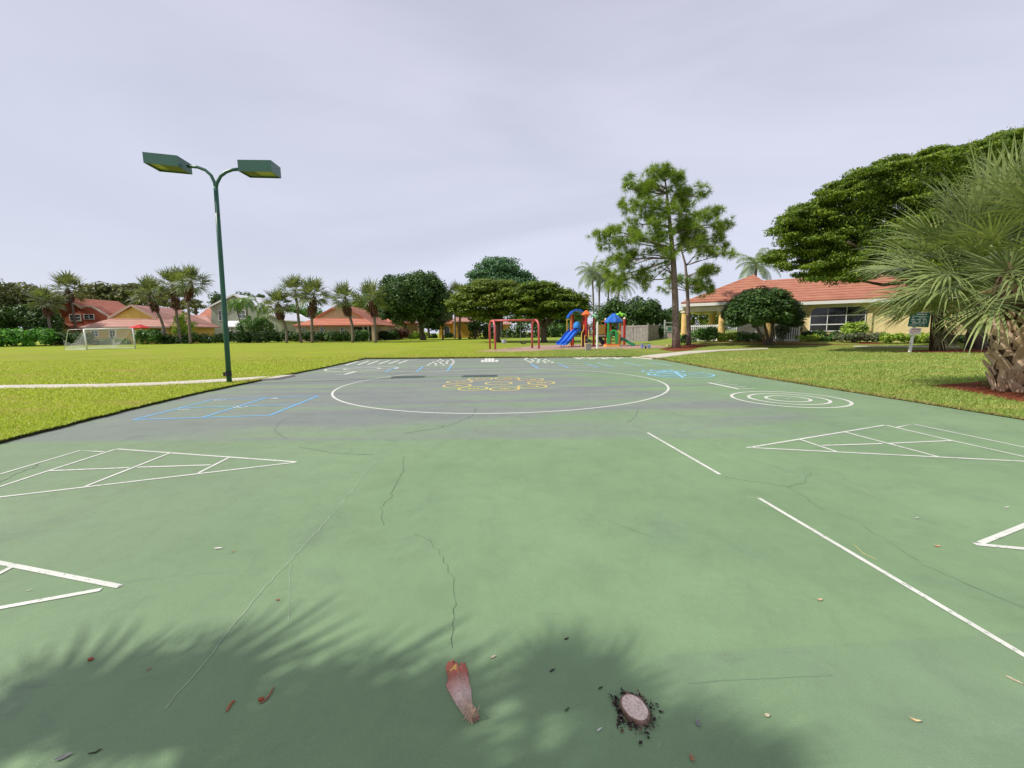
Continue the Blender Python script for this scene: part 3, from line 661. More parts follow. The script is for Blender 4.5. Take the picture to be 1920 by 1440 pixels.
# upper outline of the crown as seen: (px, py top, py bottom)
prof = [(1452,418,432),(1475,405,470),(1500,388,500),(1525,372,518),(1550,352,522),(1580,340,516),(1610,322,505),(1640,312,500),(1680,300,500),(1720,288,500),(1760,284,500),(1800,283,500),(1850,262,500),(1900,250,500),(1960,240,500),(2040,236,500),(2120,250,500),(2200,290,500),(2280,350,490)]
for px, pt, pb in prof:
    for _ in range(int(7+(pb-pt)/3.6)):
        t = random.random()
        py = pt+(pb-pt)*t; x_ = px+12+random.uniform(-20,20)
        dep = Y+random.uniform(-1,1)*(1.2+4.2*min(1,(px-1440)/300))*(.55+.45*t)
        sc_ = random.uniform(.6,1.5)*(.55+.45*min(1,(px-1440)/220)); cl.append((W(x_, py+6+random.gauss(0,3.5), dep), (.8*sc_, .8*sc_, random.uniform(.12,.42)*sc_)))
for px in range(1462, 1640, 9):                # hanging lower fringe over the roof
    cl.append((W(px+random.uniform(-5,5), 508+random.uniform(-10,16)-abs(px-1540)*.05, Y-.6+random.uniform(-1,1)), (.5,.5,.2)))
for _ in range(420):                            # loose sprays breaking the outline
    i_ = random.randrange(len(prof)-2); f_ = random.random(); p_, q_ = prof[i_], prof[i_+1]; px = p_[0]+(q_[0]-p_[0])*f_+24; pt = p_[1]+(q_[1]-p_[1])*f_; pb = p_[2]+(q_[2]-p_[2])*f_
    py = pt+random.uniform(-9, 12) if random.random() < .6 else pt+(pb-pt)*random.random(); s_ = random.uniform(.3, .65)
    cl.append((W(px+random.uniform(-18,10), py, Y+random.uniform(-1,1)*(1.5+3*min(1,(px-1440)/300))), (s_, s_, s_*.22)))
cl += [(W(1452+random.uniform(-16,24), 480+random.uniform(-10,10), Y+random.uniform(-1,1)), (.5,.5,.18)) for _ in range(12)]
t = tree('great_tree', 'huge spreading tree with layered feathery crown towering over the clubhouse roof at the right', g0, cl, 'poinciana', .135, 290, .5, W(1815, 545, Y), 34, flat=.15, droop=.5, shell=.25)
bb = MB()
for q in ((1500,490),(1560,470),(1610,440),(1700,400),(1530,500),(1620,497)): limb(bb, W(1815,545,Y), W(q[0],q[1],Y), .22, .05, .06)
bb.build('limbs', bark, t, smooth=True)
# ---- left background trees
def blob(label, Y, els, leaf, size, per, name='background_tree', r=1.1, zmin=-.8, flat=.85, tr=.3, **kw):
    cl = []
    for px, py, rx, ry, n in els:
        c, R = pxc(px, py, Y, rx, ry); cl += fill(c, (R[0], min(R[1], 4), R[2]), n, r, zmin, flat)
    p = els[0]; base = Vector((W(p[0], 640, Y).x, Y, .5)); return tree(name, label, base, cl, leaf, size, per, tr, W(p[0], p[1]+p[3]*.5, Y), 6, **kw)
blob('big olive-brown bushy tree at the far left edge in front of the orange house', 64, [(25,568,48,34,70),(70,560,26,24,26),(-30,570,50,36,40),(10,600,40,22,30)], 'faded', .5, 100)
blob('dark shrubby tree below the olive-brown one at the far left', 61, [(45,600,48,22,50),(85,612,18,16,16),(-30,605,40,20,24)], 'dark', .45, 100)
blob('wide flat-topped grey-green tree rising behind the yellow gabled house', 98, [(205,555,52,20,60),(165,560,25,20,20),(250,552,25,18,24),(215,580,60,20,40)], 'faded', .75, 90, r=1.5, flat=.55)
blob('pale leafy tree behind the twin fan palms at left', 96, [(320,562,50,18,36),(285,560,22,14,14)], 'faded', .6, 60, r=1.2, flat=.6)
blob('sparse dark tree standing right of the twin fan palms', 90, [(368,572,18,11,14),(352,580,20,8,8)], 'faded', .5, 50, r=.9, flat=.5)
blob('round dark tree peeking over the left slope of the green two-storey house', 92, [(408,563,11,12,14)], 'dark', .5, 80)
blob('low dark tree line over the white metal roof', 120, [(478,556,20,4,8),(455,554,9,4,4)], 'dark', .6, 60, r=1.)
blob('hazy green tree between the green house and the salmon house', 104, [(575,588,30,12,24),(553,582,14,9,8)], 'mid', .6, 60)
blob('tall green tree growing behind the salmon house roof', 84, [(700,574,32,24,50),(672,580,20,14,16),(728,585,26,16,24)], 'mid', .55, 90)
blob('dark tree in the gap behind the round-headed tree', 92, [(760,592,28,12,24),(815,604,20,14,22),(838,572,16,26,22)], 'dark', .6, 80)
blob('green tree line behind the umbrella trees', 112, [(900,580,46,22,40),(1060,590,46,16,30),(985,575,50,22,30)], 'mid', .7, 80, r=1.5)
blob('low green tree visible under the clubhouse tree', 66, [(1400,598,50,9,20)], 'mid', .5, 60)
# ---- hedges and shrubs
def hedge(label, Y, x0, x1, top, leaf, size=.26, per=60, r=.42, bot=646, group=None, name='hedge', dep=.9, step=7.):
    cl = []; s = Y/F; p0 = W(x0, bot, Y); p1 = W(x1, bot, Y); zt = W((x0+x1)/2, top, Y).z+(.1 if name == 'shrub' else .05); zb = lawn_z(p0.x, Y)
    ln = abs(p1.x-p0.x); n = max(8, int(ln*(zt-zb)*(11 if r < .35 else 7)/(r*2.2)))
    for _ in range(n):
        zz_ = zb+.15+(zt-zb-.15-r*.7)*random.random()**.5
        cl.append((Vector((random.uniform(p0.x+r*.6, p1.x-r*.6), Y+random.uniform(-dep, dep)*.7, zz_)), (r*random.uniform(.7,1.3),)*3))
    c = (p0+p1)/2; V = cloud(cl, per, size, .2); V = V[np.repeat(V.reshape(-1,4,3)[:,:,2].min(1) > zb-.05, 4)]
    o = fast(name, V, 4, LF[leaf], None, (c.x, Y, zb)); return tag(o, label, 'hedge' if name == 'hedge' else 'shrub', group)
hedge('bright broad-leaved hedge at the far left edge of the lawn', 57, -60, 104, 618.5, 'bright', .36, 60, .55, 652)
hedge('darker hedge behind the soccer goal posts at left', 58.5, 96, 178, 624, 'dark', .34, 60, .55, 648)
hedge('low green shrubs seen through the soccer goal in front of the yellow house', 60, 178, 258, 636, 'mid', .3, 50, .4, 647)
hedge('tall rounded hedge block right of the soccer goal', 59, 256, 306, 619, 'mid', .34, 60, .55, 646)
hedge('dark clipped hedge running behind the three fan palms at left', 60.5, 300, 428, 627, 'dark', .34, 60, .5, 645)
hedge('long thick hedge running below the green two-storey house', 60.2, 424, 545, 621.5, 'dark', .34, 60, .5, 644)
hedge('long hedge running below the salmon house windows', 60.4, 540, 664, 622.5, 'dark', .34, 60, .5, 643)
hedge('leafy rounded hedge end in front of the salmon house porch', 59.6, 660, 692, 620, 'mid', .34, 60, .5, 643)
hedge('dark bushy shrub at the right corner of the salmon house', 66, 708, 746, 621, 'dark', .36, 60, .55, 640, name='shrub')
hedge('dark reddish hedge right of the salmon house', 72, 738, 766, 618, 'red', .36, 60, .55, 637, name='shrub')
hedge('pale lime clipped shrub left of the round-headed tree trunk', 78, 764, 782, 627, 'lime', .34, 50, .4, 635, name='shrub')
hedge('flat-topped lime hedge behind the round-headed tree trunk', 82, 775, 804, 623, 'lime', .34, 50, .4, 633, name='shrub')
hedge('small dark shrub right of the round-headed tree', 84, 808, 822, 627, 'dark', .34, 50, .4, 633, name='shrub')
hedge('dark shrub below the arched window of the yellow house', 84, 831, 850, 626, 'dark', .34, 50, .4, 634, name='shrub')
for args in (('bright green leafy shrub beside the second pine trunk', 36.6, 1297, 1346, 617, 'mid', .2, 90, .3, 640), ('variegated low shrub below the front pavilion column', 36.2, 1344, 1382, 625.5, 'lime', .17, 80, .24, 641),
    ('dark green low shrub in front of the white picket fence', 35.8, 1380, 1432, 626, 'mid', .17, 80, .24, 642), ('yellowish low shrub right behind the dome-crowned tree trunk', 36.6, 1430, 1462, 625, 'lime', .17, 80, .22, 641),
    ('tall round grey-green shrub right of the dome-crowned tree', 35.2, 1449, 1497, 606, 'grey', .2, 100, .34, 643), ('flat yellow-green shrub in the mulch bed left of the arched window', 34.6, 1488, 1536, 630.5, 'lime', .16, 80, .22, 643.5),
    ('dark trimmed hedge directly below the arched window', 35.8, 1505, 1596, 622.5, 'dark', .17, 80, .24, 636), ('fresh green shrub in front of the trimmed hedge', 34.2, 1532, 1574, 632, 'mid', .16, 80, .22, 644.5),
    ('grey-leaved low hedge below the right side of the arched window', 33.2, 1570, 1664, 627, 'grey', .17, 90, .26, 647.5), ('lime shrub growing up against the arched window', 34.6, 1583, 1622, 606, 'lime', .2, 60, .26, 630),
    ('yellow clipped hedge behind the leaning sign post', 32.5, 1650, 1742, 627.5, 'lime', .17, 80, .24, 645), ('dark low hedge between the two big fan palms', 32, 1740, 1900, 630, 'dark', .2, 80, .3, 647)):
    hedge(*args, name='shrub', dep=.5)
hedge('olive shrub just left of the second pine in front of the column', 37.5, 1268, 1296, 630, 'mid', .2, 60, .28, 641, name='shrub', dep=.5)
hedge('dark spiky shrub against the grey fence left of the gate', 46, 1229, 1246, 612, 'dark', .25, 70, .3, 630, name='shrub', dep=.4)
# ================================================================== PALMS AND PINES
def fan(o, d, Lp, Lb, nl, seg, w_, droop, spread=2.0):
    """one costapalmate leaf: returns petiole points and leaflet triangles/quads (k=4)"""
    d = Vector(d).normalized(); side = d.cross(Vector((0,0,1)))
    side = side.normalized() if side.length > .05 else Vector((1,0,0)); up = side.cross(d).normalized()
    roll = random.gauss(0, .35); side, up = side*math.cos(roll)+up*math.sin(roll), up*math.cos(roll)-side*math.sin(roll)
    pet = []; n = 4
    for i in range(n+1):
        t = i/n; pet.append(Vector(o)+d*Lp*t-Vector((0,0,1))*droop*.12*Lp*t*t)
    tip = pet[-1]; dd = (pet[-1]-pet[-2]).normalized(); q = []
    for j in range(nl):
        f = j/(nl-1)*2-1; a = f*spread
        # costa: leaflets leave along a short curved midrib
        root = tip+dd*Lb*.16*(1-abs(f))
        ld = (dd*math.cos(a)+side*math.sin(a)+up*(.22+.3*abs(f))*random.uniform(.6,1.2)).normalized()
        ln = Lb*(1-.38*abs(f)**1.5)*random.uniform(.85, 1.1); nrm = (up+dd*.2).normalized()
        wv = ld.cross(nrm).normalized(); p = root.copy(); cur = ld.copy(); prev = None
        dr = droop*random.uniform(.5, 1.6)
        for k_ in range(seg+1):
            t = k_/seg; ww = w_*(.35+1.3*t if t < .4 else .87*(1-t)/.6+.04)*ln
            a0, a1 = p-wv*ww*.5, p+wv*ww*.5
            if prev: q += [prev[0], prev[1], a1, a0]
            prev = (a0, a1); cur = (cur-Vector((0,0,1))*dr*(.10+.55*t*t)*(5/seg)*.5).normalized(); p = p+cur*ln/seg
    return pet, q
def project(p):
    d = Vector(p)-Vector((0,0,EYE)); dep = d.y*cp-d.z*sp_
    if dep < .1: return (-9e9, 0)
    x, y = d.x/dep, (-d.y*sp_-d.z*cp)/dep; x, y = cr*x+sr*y, -sr*x+cr*y
    return (960+F*x, 720+F*y)
def trim(Q, seg, box):                          # leaflets pruned away in front of the notice sign
    Q = np.array(Q).reshape(-1, seg*4, 3); keep = []
    for l in Q:
        ok = True
        for v in l[::2]:
            x, y = project(v)
            if box[0] < x < box[2] and box[1] < y < box[3]: ok = False; break
        keep.append(ok)
    return Q[np.array(keep)].reshape(-1, 3)
def fan_crown(c, n, Lp, Lb, nl, seg, w_, droop, emin=-.7, emax=1.45, pet_r=.02, pow_=1., spread=2.):
    pets = MB(); Q = []
    for i in range(n):
        az = i*2.39996+random.gauss(0, .15); e = emax-(emax-emin)*((i+.5)/n)**pow_+random.gauss(0, .1)
        d = Vector((math.cos(az)*math.cos(e), math.sin(az)*math.cos(e), math.sin(e)))
        pet, q = fan(Vector(c)+d*.06, d, Lp*random.uniform(.75, 1.2), Lb*random.uniform(.85, 1.12), nl, seg, w_, droop*(1.25-.35*math.sin(e)), spread)
        pets.tube(pet, [pet_r*(1.2-.6*k/4) for k in range(5)], 4, False); Q += q
    return pets, np.array([tuple(v) for v in Q])
petm = M('palm_petiole', (.2,.25,.09), (.12,.16,.05), 8, .5)
def sabal(label, base, cpx, bpx=None, R=1.9, group=None, bend=None, boots=True, tr=.17, n=42, leaf='sabalfar'):
    Y = base.y; c = W(*cpx, Y); t = thing('fan_palm', label, 'palm tree', base, group)
    top = W(*bpx, Y) if bpx else c-Vector((0,0,1.1)); pts = []
    mid = base.lerp(top, .6)+(Vector((bend, 0, 0)) if bend else Vector())
    for i in range(11):
        u = i/10; pts.append(base*(1-u)**2+mid*2*u*(1-u)+top*u*u)
    pts[0] = base-Vector((0,0,.1)); pts += [top.lerp(c, .5), c-Vector((0,0,.1))]
    b = MB(); b.tube(pts, [tr*1.25]+[tr*(1+.06*math.sin(i*3.)) for i in range(10)]+[tr*.95, tr*.5], 9); b.build('trunk', palm_bark, t, smooth=True)
    if boots:
        lo = top-(c-top)*.15; V = []; nn = 420
        for i in range(nn):
            u = random.random(); a = random.uniform(0, 2*pi); rr_ = tr*(1.5+1.6*math.sin(pi*min(1,u*.9+.12)))*random.uniform(.7, 1.1)
            p = lo.lerp(c-Vector((0,0,.25)), u)+Vector((math.cos(a)*rr_, math.sin(a)*rr_, 0)); s = Vector((-math.sin(a), math.cos(a), 0))*random.uniform(.05, .12)
            e = Vector((math.cos(a)*random.uniform(-.05,.22), math.sin(a)*random.uniform(-.05,.22), random.choice((-1,-1,1))*random.uniform(.15,.42)))
            V += [p-s, p+s, p+s*.3+e, p-s*.3+e]
        fast('dead_leaf_skirt', [tuple(v) for v in V], 4, LF['dead'], t)
    pets, Q = fan_crown(c, n, R*.5, R*.6, 13, 4, .13, .8, -.6, 1.35, .02, 1., 1.7)
    pets.build('petioles', petm, t); fast('crown', Q, 4, LF[leaf], t); return t
HG = 'fan palms in front of the long hedge'
sabal('fan palm with a curved trunk leaning left over the red-roofed yellow house', L(309.5,645), (281,551), (291,580), 2.5, HG, .9)
sabal('slender fan palm in the middle of the left trio', L(340.5,644.6), (324,536), (330,574), 2.5, HG, -.2)
sabal('tallest straight fan palm of the left trio, right of the other two', L(357.5,645), (358,530), (352,558), 2.5, HG)
sabal('short fan palm leaning left in front of the green house end', L(537.5,643), (521,571), (526,594), 2.1, HG, .7)
sabal('tall fan palm without dark skirt left of the salmon house', L(565,642.6), (553,546), (558,575), 2.2, HG, -.1, False)
sabal('tall fan palm with brown skirt just left of the salmon gable', L(585.5,642.8), (588,552), (584.5,588), 2.3, HG)
sabal('fan palm with a bent trunk in front of the salmon gable', L(661,642.4), (647,560), (652,586), 2.1, HG, .6)
sabal('fan palm standing at the porch corner of the salmon house', L(704.5,642.5), (693,562), (702,588), 2.3, HG)
sabal('fan palm rising in front of the orange house', L(144,646), (127,543), (132,562), 2.8, None, .4)
sabal('short dark fan palm with drooping fronds left of the orange house window', Vector((W(97,640,60).x,60,.5)), (86,566), (90,588), 2.2)
Y = 74; sabal('fuzzy fan palm top showing between the round-headed tree and the umbrella tree', Vector((W(853,640,Y).x,Y,.5)), (855,552), (853,575), 2.2, None, None, False)
# pinnate palms
def pinnate(c, n, Lf, nl, w_, e0, e1, droop):
    Q = []; st = MB()
    for i in range(n):
        az = i*2.39996+random.gauss(0,.2); e = e1-(e1-e0)*(i+.5)/n+random.gauss(0,.1)
        d = Vector((math.cos(az)*math.cos(e), math.sin(az)*math.cos(e), math.sin(e))); p = Vector(c); ln = Lf*random.uniform(.85,1.1); pts = [p.copy()]
        for k_ in range(9): d = (d-Vector((0,0,1))*droop*(.06+.035*k_)).normalized(); p = p+d*ln/9; pts.append(p.copy())
        st.tube(pts, [.03*(1-k_/10) for k_ in range(10)], 4, False)
        for j in range(nl):
            u = .12+.87*j/nl; x_ = u*9; k_ = min(8, int(x_)); o = pts[k_].lerp(pts[k_+1], x_-k_); dd = (pts[k_+1]-pts[k_]).normalized()
            s = dd.cross(Vector((0,0,1)));  s = s.normalized() if s.length > .05 else Vector((1,0,0))
            for sg in (-1, 1):
                l = ln*.27*math.sin(pi*(.12+.82*u))**.7*random.uniform(.8,1.15); a = (s*sg+dd*.55+Vector((0,0,.15))).normalized(); wv = dd*w_*.5
                m_ = o+a*l*.5; e_ = o+(a-Vector((0,0,1))*.9).normalized()*l*.95
                Q += [o-wv, o+wv, m_+wv*.9, m_-wv*.9, m_-wv*.9, m_+wv*.9, e_+wv*.1, e_-wv*.1]
    return st, [tuple(v) for v in Q]
def pinpalm(name, label, base, cpx, bpx, Lf, n, nl, w_, leaf, tr, e0=-.5, e1=1.3, droop=1., group=None, Y=None):
    Y = base.y; c = W(*cpx, Y); t = thing(name, label, 'palm tree', base, group); mid = W(*bpx, Y)
    pts = [base*(1-u)**2+mid*2*u*(1-u)+c*u*u for u in [i/10 for i in range(11)]]
    b = MB(); b.tube(pts, [tr*1.3]+[tr]*9+[tr*.7], 8); b.build('trunk', palm_bark, t, smooth=True)
    st, Q = pinnate(c, n, Lf, nl, w_, e0, e1, droop); st.build('petioles', petm, t); fast('crown', Q, 4, LF[leaf], t); return t
def gb(px, Y, z=.45): return Vector((W(px, 640, Y).x, Y, z))
CG = 'coconut palms behind the playground'
pinpalm('coconut_palm', 'coconut palm standing left of the others behind the playground', gb(1113,74), (1110,513), (1114,570), 3.6, 22, 34, .05, 'coco', .15, group=CG)
pinpalm('coconut_palm', 'coconut palm whose crown touches the lower pine foliage', gb(1124,76), (1125,521), (1122,575), 3.6, 20, 34, .05, 'coco', .15, group=CG)
pinpalm('coconut_palm', 'coconut palm partly hidden by the hanging pine branch', gb(1138,78), (1142,528), (1139,580), 3.6, 20, 32, .05, 'coco', .15, group=CG)
pinpalm('coconut_palm', 'coconut palm with a trunk slanting to the right behind the dark bushy tree', gb(1146,72), (1164,533), (1150,590), 3.5, 20, 32, .05, 'coco', .15, group=CG)
pinpalm('coconut_palm', 'coconut palm with grey fronds rising behind the clubhouse roof peak', gb(1410,56), (1418,497), (1414,570), 3.4, 22, 36, .05, 'coco', .16)
QG = 'feather palms in front of the green house'
pinpalm('feather_palm', 'small feather palm nearest the lamp post in front of the green house', gb(459,67), (441,568), (447,592), 2.1, 14, 22, .07, 'areca', .09, -.7, 1.2, 1.7, QG)
pinpalm('feather_palm', 'middle feather palm in front of the green house upper window', gb(468,66.5), (462,564), (463,590), 2.2, 14, 22, .07, 'areca', .09, -.7, 1.2, 1.7, QG)
pinpalm('feather_palm', 'feather palm furthest right before the green house long roof slope', gb(505,67), (494,576), (497,596), 2.1, 14, 22, .07, 'areca', .09, -.7, 1.2, 1.7, QG)
cl = fill(W(480, 612, 64.5), (2.8,1.2,1.5), 34, .6, -1)
tree('garden_shrub', 'bushy green shrub below the feather palms beside the green house', gb(480,64.5), cl, 'mid', .36, 70, .08, W(480,622,64.5), 4, cat='shrub')
cl = fill(W(335, 607, 61.5), (.8,.6,1.9), 12, .5, -1)+fill(W(354, 610, 61.5), (1.2,.6,1.8), 14, .5, -1)
tree('garden_shrub', 'upright leafy shrub between the trunks of the left palm trio', gb(343,61.5), cl, 'lime', .34, 60, .08, W(343,622,61.5), 4, cat='shrub')
# ---- near sabal palm at the right edge
def boot_trunk(t, base, top, r, rows, per, bmat):
    b = MB(); n = 10
    b.tube([base.lerp(top, i/n) for i in range(n+1)], [r*1.02]+[r*.95]*n, 18); b.build('trunk', bmat, t, smooth=True)
    bb = MB(); ax = (top-base); H = ax.length
    for i in range(rows):
        for j in range(per):
            a = 2*pi*(j+.5*(i % 2))/per+random.gauss(0, .08); z = (i+random.uniform(-.15,.15))/rows*.98
            p = base+ax*z; rd = Vector((math.cos(a), math.sin(a), 0)); td = Vector((-math.sin(a), math.cos(a), 0))
            hh = H/rows*random.uniform(1.4, 3.0); le = random.gauss(0, .55); up_v = (Vector((0,0,1))+td*le+rd*random.uniform(.12,.42)).normalized()
            wv = td.cross(up_v).cross(up_v)*-1; wv = (td-up_v*td.dot(up_v)).normalized(); nv_ = up_v.cross(wv)
            nv_ = nv_ if nv_.dot(rd) > 0 else -nv_
            o0 = p+rd*r*.86; w0, w1, w2 = r*random.uniform(.26,.44), r*random.uniform(.16,.3), r*random.uniform(.06,.2); sp2 = r*random.uniform(.0,.16); th2 = r*.1
            a_ = [o0-wv*w0, o0+wv*w0, o0+up_v*hh*.55+wv*w1, o0+up_v*hh+wv*w2+nv_*sp2, o0+up_v*hh*random.uniform(.82,1.06)-wv*w2*.8+nv_*sp2, o0+up_v*hh*.55-wv*w1]
            md = o0+up_v*hh*.5+nv_*r*.07
            n6 = 6; bb.add(a_+[q_+nv_*th2*(1.3 if i_ in (2,5) else 1.) for i_, q_ in enumerate(a_)]+[md+nv_*th2], [(6+i_, 6+(i_+1)%6, 12) for i_ in range(6)]+[(i_, (i_+1)%6, 6+(i_+1)%6, 6+i_) for i_ in range(6)])
    bb.build('leaf_base_stubs', bootm, t)
k = N('leaf_base_stub'); f = k.noise(7, 5, k.mapped((1,1,.4))); g_ = k.n('ShaderNodeNewGeometry').outputs['Random Per Island']
col = k.mix(k.math('MULTIPLY', g_, .8), k.ramp(f, [(.3, (.32,.19,.115)), (.7, (.55,.39,.27))]), (.6,.46,.35))
bootm = k.done(k.bsdf(col, .9, .15, 0., k.bump(k.noise(60, 4, k.mapped((1,1,.15))), .5, .01)))
darkbark = M('fibrous_bark', (.12,.075,.045), (.05,.03,.02), 20, .95, .1, .8, 40, .02)
pb = L(1897, 736); t = thing('fan_palm', 'large near fan palm with criss-cross leaf bases in the red mulch at the right edge', 'palm tree', pb)
top = W(1893, 590, pb.y); boot_trunk(t, pb-Vector((0,0,.05)), top, .27, 12, 8, darkbark)
cc = W(1893, 496, pb.y)
b = MB(); b.tube([top-Vector((0,0,.1)), top.lerp(cc, .6), cc+Vector((0,0,.15))], [.28,.24,.1], 12); b.build('crown_shaft', darkbark, t, smooth=True)
pets, Q = fan_crown(cc-Vector((0,0,.15)), 88, 1.34, 1.3, 32, 7, .042, .85, -.5, 1.42, .022, .9, 1.6)
pets.build('petioles', petm, t); fast('crown', trim(Q, 7, (1702,598,1740,662)), 4, LF['sabal'], t)
Q = []
for i in range(6):                               # dry fronds hanging round the trunk
    a = random.uniform(0, 2*pi); d = Vector((math.cos(a)*.55, math.sin(a)*.55, -.8)); _, q = fan(cc-Vector((0,0,.3)), d, .6, .8, 16, 5, .05, 1.1, 1.0); Q += q
fast('hanging_fronds', [tuple(v) for v in Q], 4, LF['thatch'], t)
# second fan palm behind it
pb2 = L(1757, 658); t = thing('fan_palm', 'second fan palm with a skirt of hanging fronds behind the leaning sign', 'palm tree', pb2)
c2 = W(1757, 560, pb2.y); b = MB(); b.tube([pb2-Vector((0,0,.1)), pb2.lerp(c2,.5), c2], [.36,.3,.2], 10); b.build('trunk', darkbark, t, smooth=True)
pets, Q = fan_crown(c2, 64, 1.5, 1.4, 24, 5, .06, .85, -.8, 1.4, .03)
pets.build('petioles', petm, t); fast('crown', trim(Q, 5, (1700,584,1744,664)), 4, LF['sabal'], t); Q = []
for i in range(34):
    a = random.uniform(0, 2*pi); d = Vector((math.cos(a)*.42, math.sin(a)*.42, -.9)); _, q = fan(c2-Vector((0,0,random.uniform(.1,.8))), d, 1.2, 1.35, 12, 4, .04, 1.2, .9); Q += q
fast('hanging_fronds', trim([tuple(v) for v in Q], 4, (1696,584,1747,668)), 4, LF['thatch'], t)
# low fern-like plant at the foot of the near palm
fp = L(1848, 727); t = thing('mulch_plant', 'small dark spiky plant growing in the red mulch at the foot of the near palm', 'plant', fp); Q = []
for i in range(16):
    a = random.uniform(0,2*pi); e = random.uniform(.05,1.); d = Vector((math.cos(a)*math.cos(e)*1.2, math.sin(a)*math.cos(e), math.sin(e)*.8)); _, q = fan(fp+Vector((random.uniform(-.3,.45),random.uniform(-.12,.12),0)), d, .16, .26, 12, 3, .06, .5, 1.7); Q += q
fast('leaves', [tuple(v) for v in Q], 4, LF['mid'], t)
# ---- two fan palms left of the camera whose crowns shade the front of the court
for lab, sx_, sy_, cz, lp_, lb_, n_ in (('tall fan palm on the lawn left of the court casting the left shadow', -1.72, .80, 6.4, .60, .72, 60), ('taller fan palm on the lawn left of the court casting the right shadow', -.02, 1.12, 9., .31, .48, 36)):
    c = Vector((sx_, sy_, 0))-sd*(cz/-sd.z); bs = Vector((c.x-.2, c.y-.1, lawn_z(c.x, c.y))); t = thing('fan_palm', lab, 'palm tree', bs)
    b = MB(); b.tube([bs.lerp(c, k_/6) for k_ in range(7)], [.2]+[.15]*6, 10); b.build('trunk', palm_bark, t, smooth=True)
    pets, Q = fan_crown(c, n_, lp_, lb_, 17, 5, .085, .4, -.35, 1.3, .018, 1., 1.25); pets.build('petioles', petm, t); fast('crown', Q, 4, LF['sabal'], t)
# ---- slash pines
def tufts(P, D, n, ln, w_):
    k_ = len(P); P = np.repeat(P, n, 0); D = np.repeat(D, n, 0); m_ = len(P)
    d = D*.75+unit(m_); d[:,2] -= .12; d /= np.linalg.norm(d, axis=1, keepdims=True)
    s = np.cross(d, unit(m_)); s /= np.linalg.norm(s, axis=1, keepdims=True); l = ln*RNG.uniform(.7,1.25,m_)
    o = P+d*(l*.05)[:,None]; e = P+d*l[:,None]; e[:,2] -= l*.12
    return np.stack([o-s*w_*.4, o+s*w_*.4, e+s*w_*.12, e-s*w_*.12], 1).reshape(-1, 3)
def pine(label, base, axis, branches, r0, ln=.42, dens=1.):
    Y = base.y; t = thing('pine_tree', label, 'pine tree', base); b = MB(); ax = [base-Vector((0,0,.15))]+[W(*p, Y) for p in axis]
    n = len(ax); b.tube(ax, [r0*1.3]+[r0*(1-.85*(i/(n-1))**1.3) for i in range(1, n)], 10); P = []; D = []
    for (s, tips) in branches:
        p0 = W(*s, Y)
        for px, py, dy, nt_ in tips:
            e = W(px, py, Y+dy); pts = limb(b, p0, e, r0*.22, .025, .1, 6, 6)
            nc = max(2, int(nt_/4.5)); cs = []
            for ci in range(nc):
                u = random.uniform(.42, 1.0)**.6 if ci else 1.; x_ = u*6; k_ = min(5, int(x_)); q = pts[k_].lerp(pts[k_+1], x_-k_); dd = (pts[k_+1]-pts[k_]).normalized()
                o_ = Vector((random.gauss(0,1), random.gauss(0,1), random.gauss(0,.7)+.35))*(.42 if ci else .08)
                if ci: b.tube([q, q+o_*.5+Vector((0,0,-.03)), q+o_], [.03,.022,.012], 5, False)
                cs.append((q+o_, (dd+o_*.6).normalized()))
            for i in range(int(nt_*dens)):
                c_, dd = cs[i % nc]; off = Vector((random.gauss(0,1), random.gauss(0,1), random.gauss(0,.75)))*.21
                P.append(tuple(c_+off)); D.append(tuple((dd*.5+off*3.2+Vector((0,0,.3))).normalized()))
    b.build('trunk', pine_bark, t, smooth=True)
    fast('crown', tufts(np.array(P), np.array(D), 40, ln, .03), 4, LF['pine'], t); return t
bp1 = L(1268, 654.5)
pine('tall pine with rough trunk at the end of the path, taller of the two', bp1, [(1267.5,620),(1266,560),(1263,500),(1262,480),(1258,440),(1254,400),(1250,360),(1247,335)],
 [((1247,340),[(1235,328,0,16),(1258,330,.6,14),(1245,322,-.4,12)]),((1250,362),[(1213,345,-.6,18),(1195,352,.4,14),(1175,352,0,16),(1172,385,.6,12),(1205,362,1,12)]),
  ((1252,385),[(1296,352,.3,16),(1310,366,-.4,14),(1286,362,1,10)]),((1254,400),[(1187,385,-.8,14),(1215,398,.8,12),(1282,395,.8,14),(1300,402,-.6,12)]),
  ((1256,425),[(1206,412,.7,14),(1222,420,-1.,10),(1180,418,0,10)]),((1258,440),[(1340,395,.4,16),(1322,408,-.6,16),(1300,420,1,14),(1368,420,.2,10),(1350,425,-.8,12)]),
  ((1261,468),[(1145,432,-.6,22),(1122,440,.4,16),(1168,452,1.2,18),(1200,446,-1.4,16),(1130,462,1,12)]),((1262,476),[(1310,450,-1,18),(1336,446,.6,16),(1352,462,0,12),(1290,440,1.2,14)]),
  ((1262,484),[(1150,486,.8,20),(1135,500,-.4,16),(1140,520,.6,14),(1165,505,-1,16),(1185,480,1.2,14)]),((1263,490),[(1200,518,.6,12),(1152,536,-.6,14),(1215,535,1,8)]),
  ((1249,352),[(1228,345,-.5,10),(1268,348,.5,12),(1240,360,.8,8)]), ((1253,392),[(1228,380,-.7,14),(1276,378,.6,14),(1262,395,-1.1,10)]), ((1257,428),[(1236,420,-.9,14),(1282,425,.9,14),(1250,440,-1.2,10)]), ((1261,462),[(1236,452,-.8,14),(1284,455,.8,14),(1222,470,.6,10),(1255,470,-1.3,10)]),
  ((1264,520),[(1235,500,1,6),(1212,528,-.6,10),(1245,492,-.8,6)])], .27, .40, 2.1)
bp2 = L(1291, 646.4)
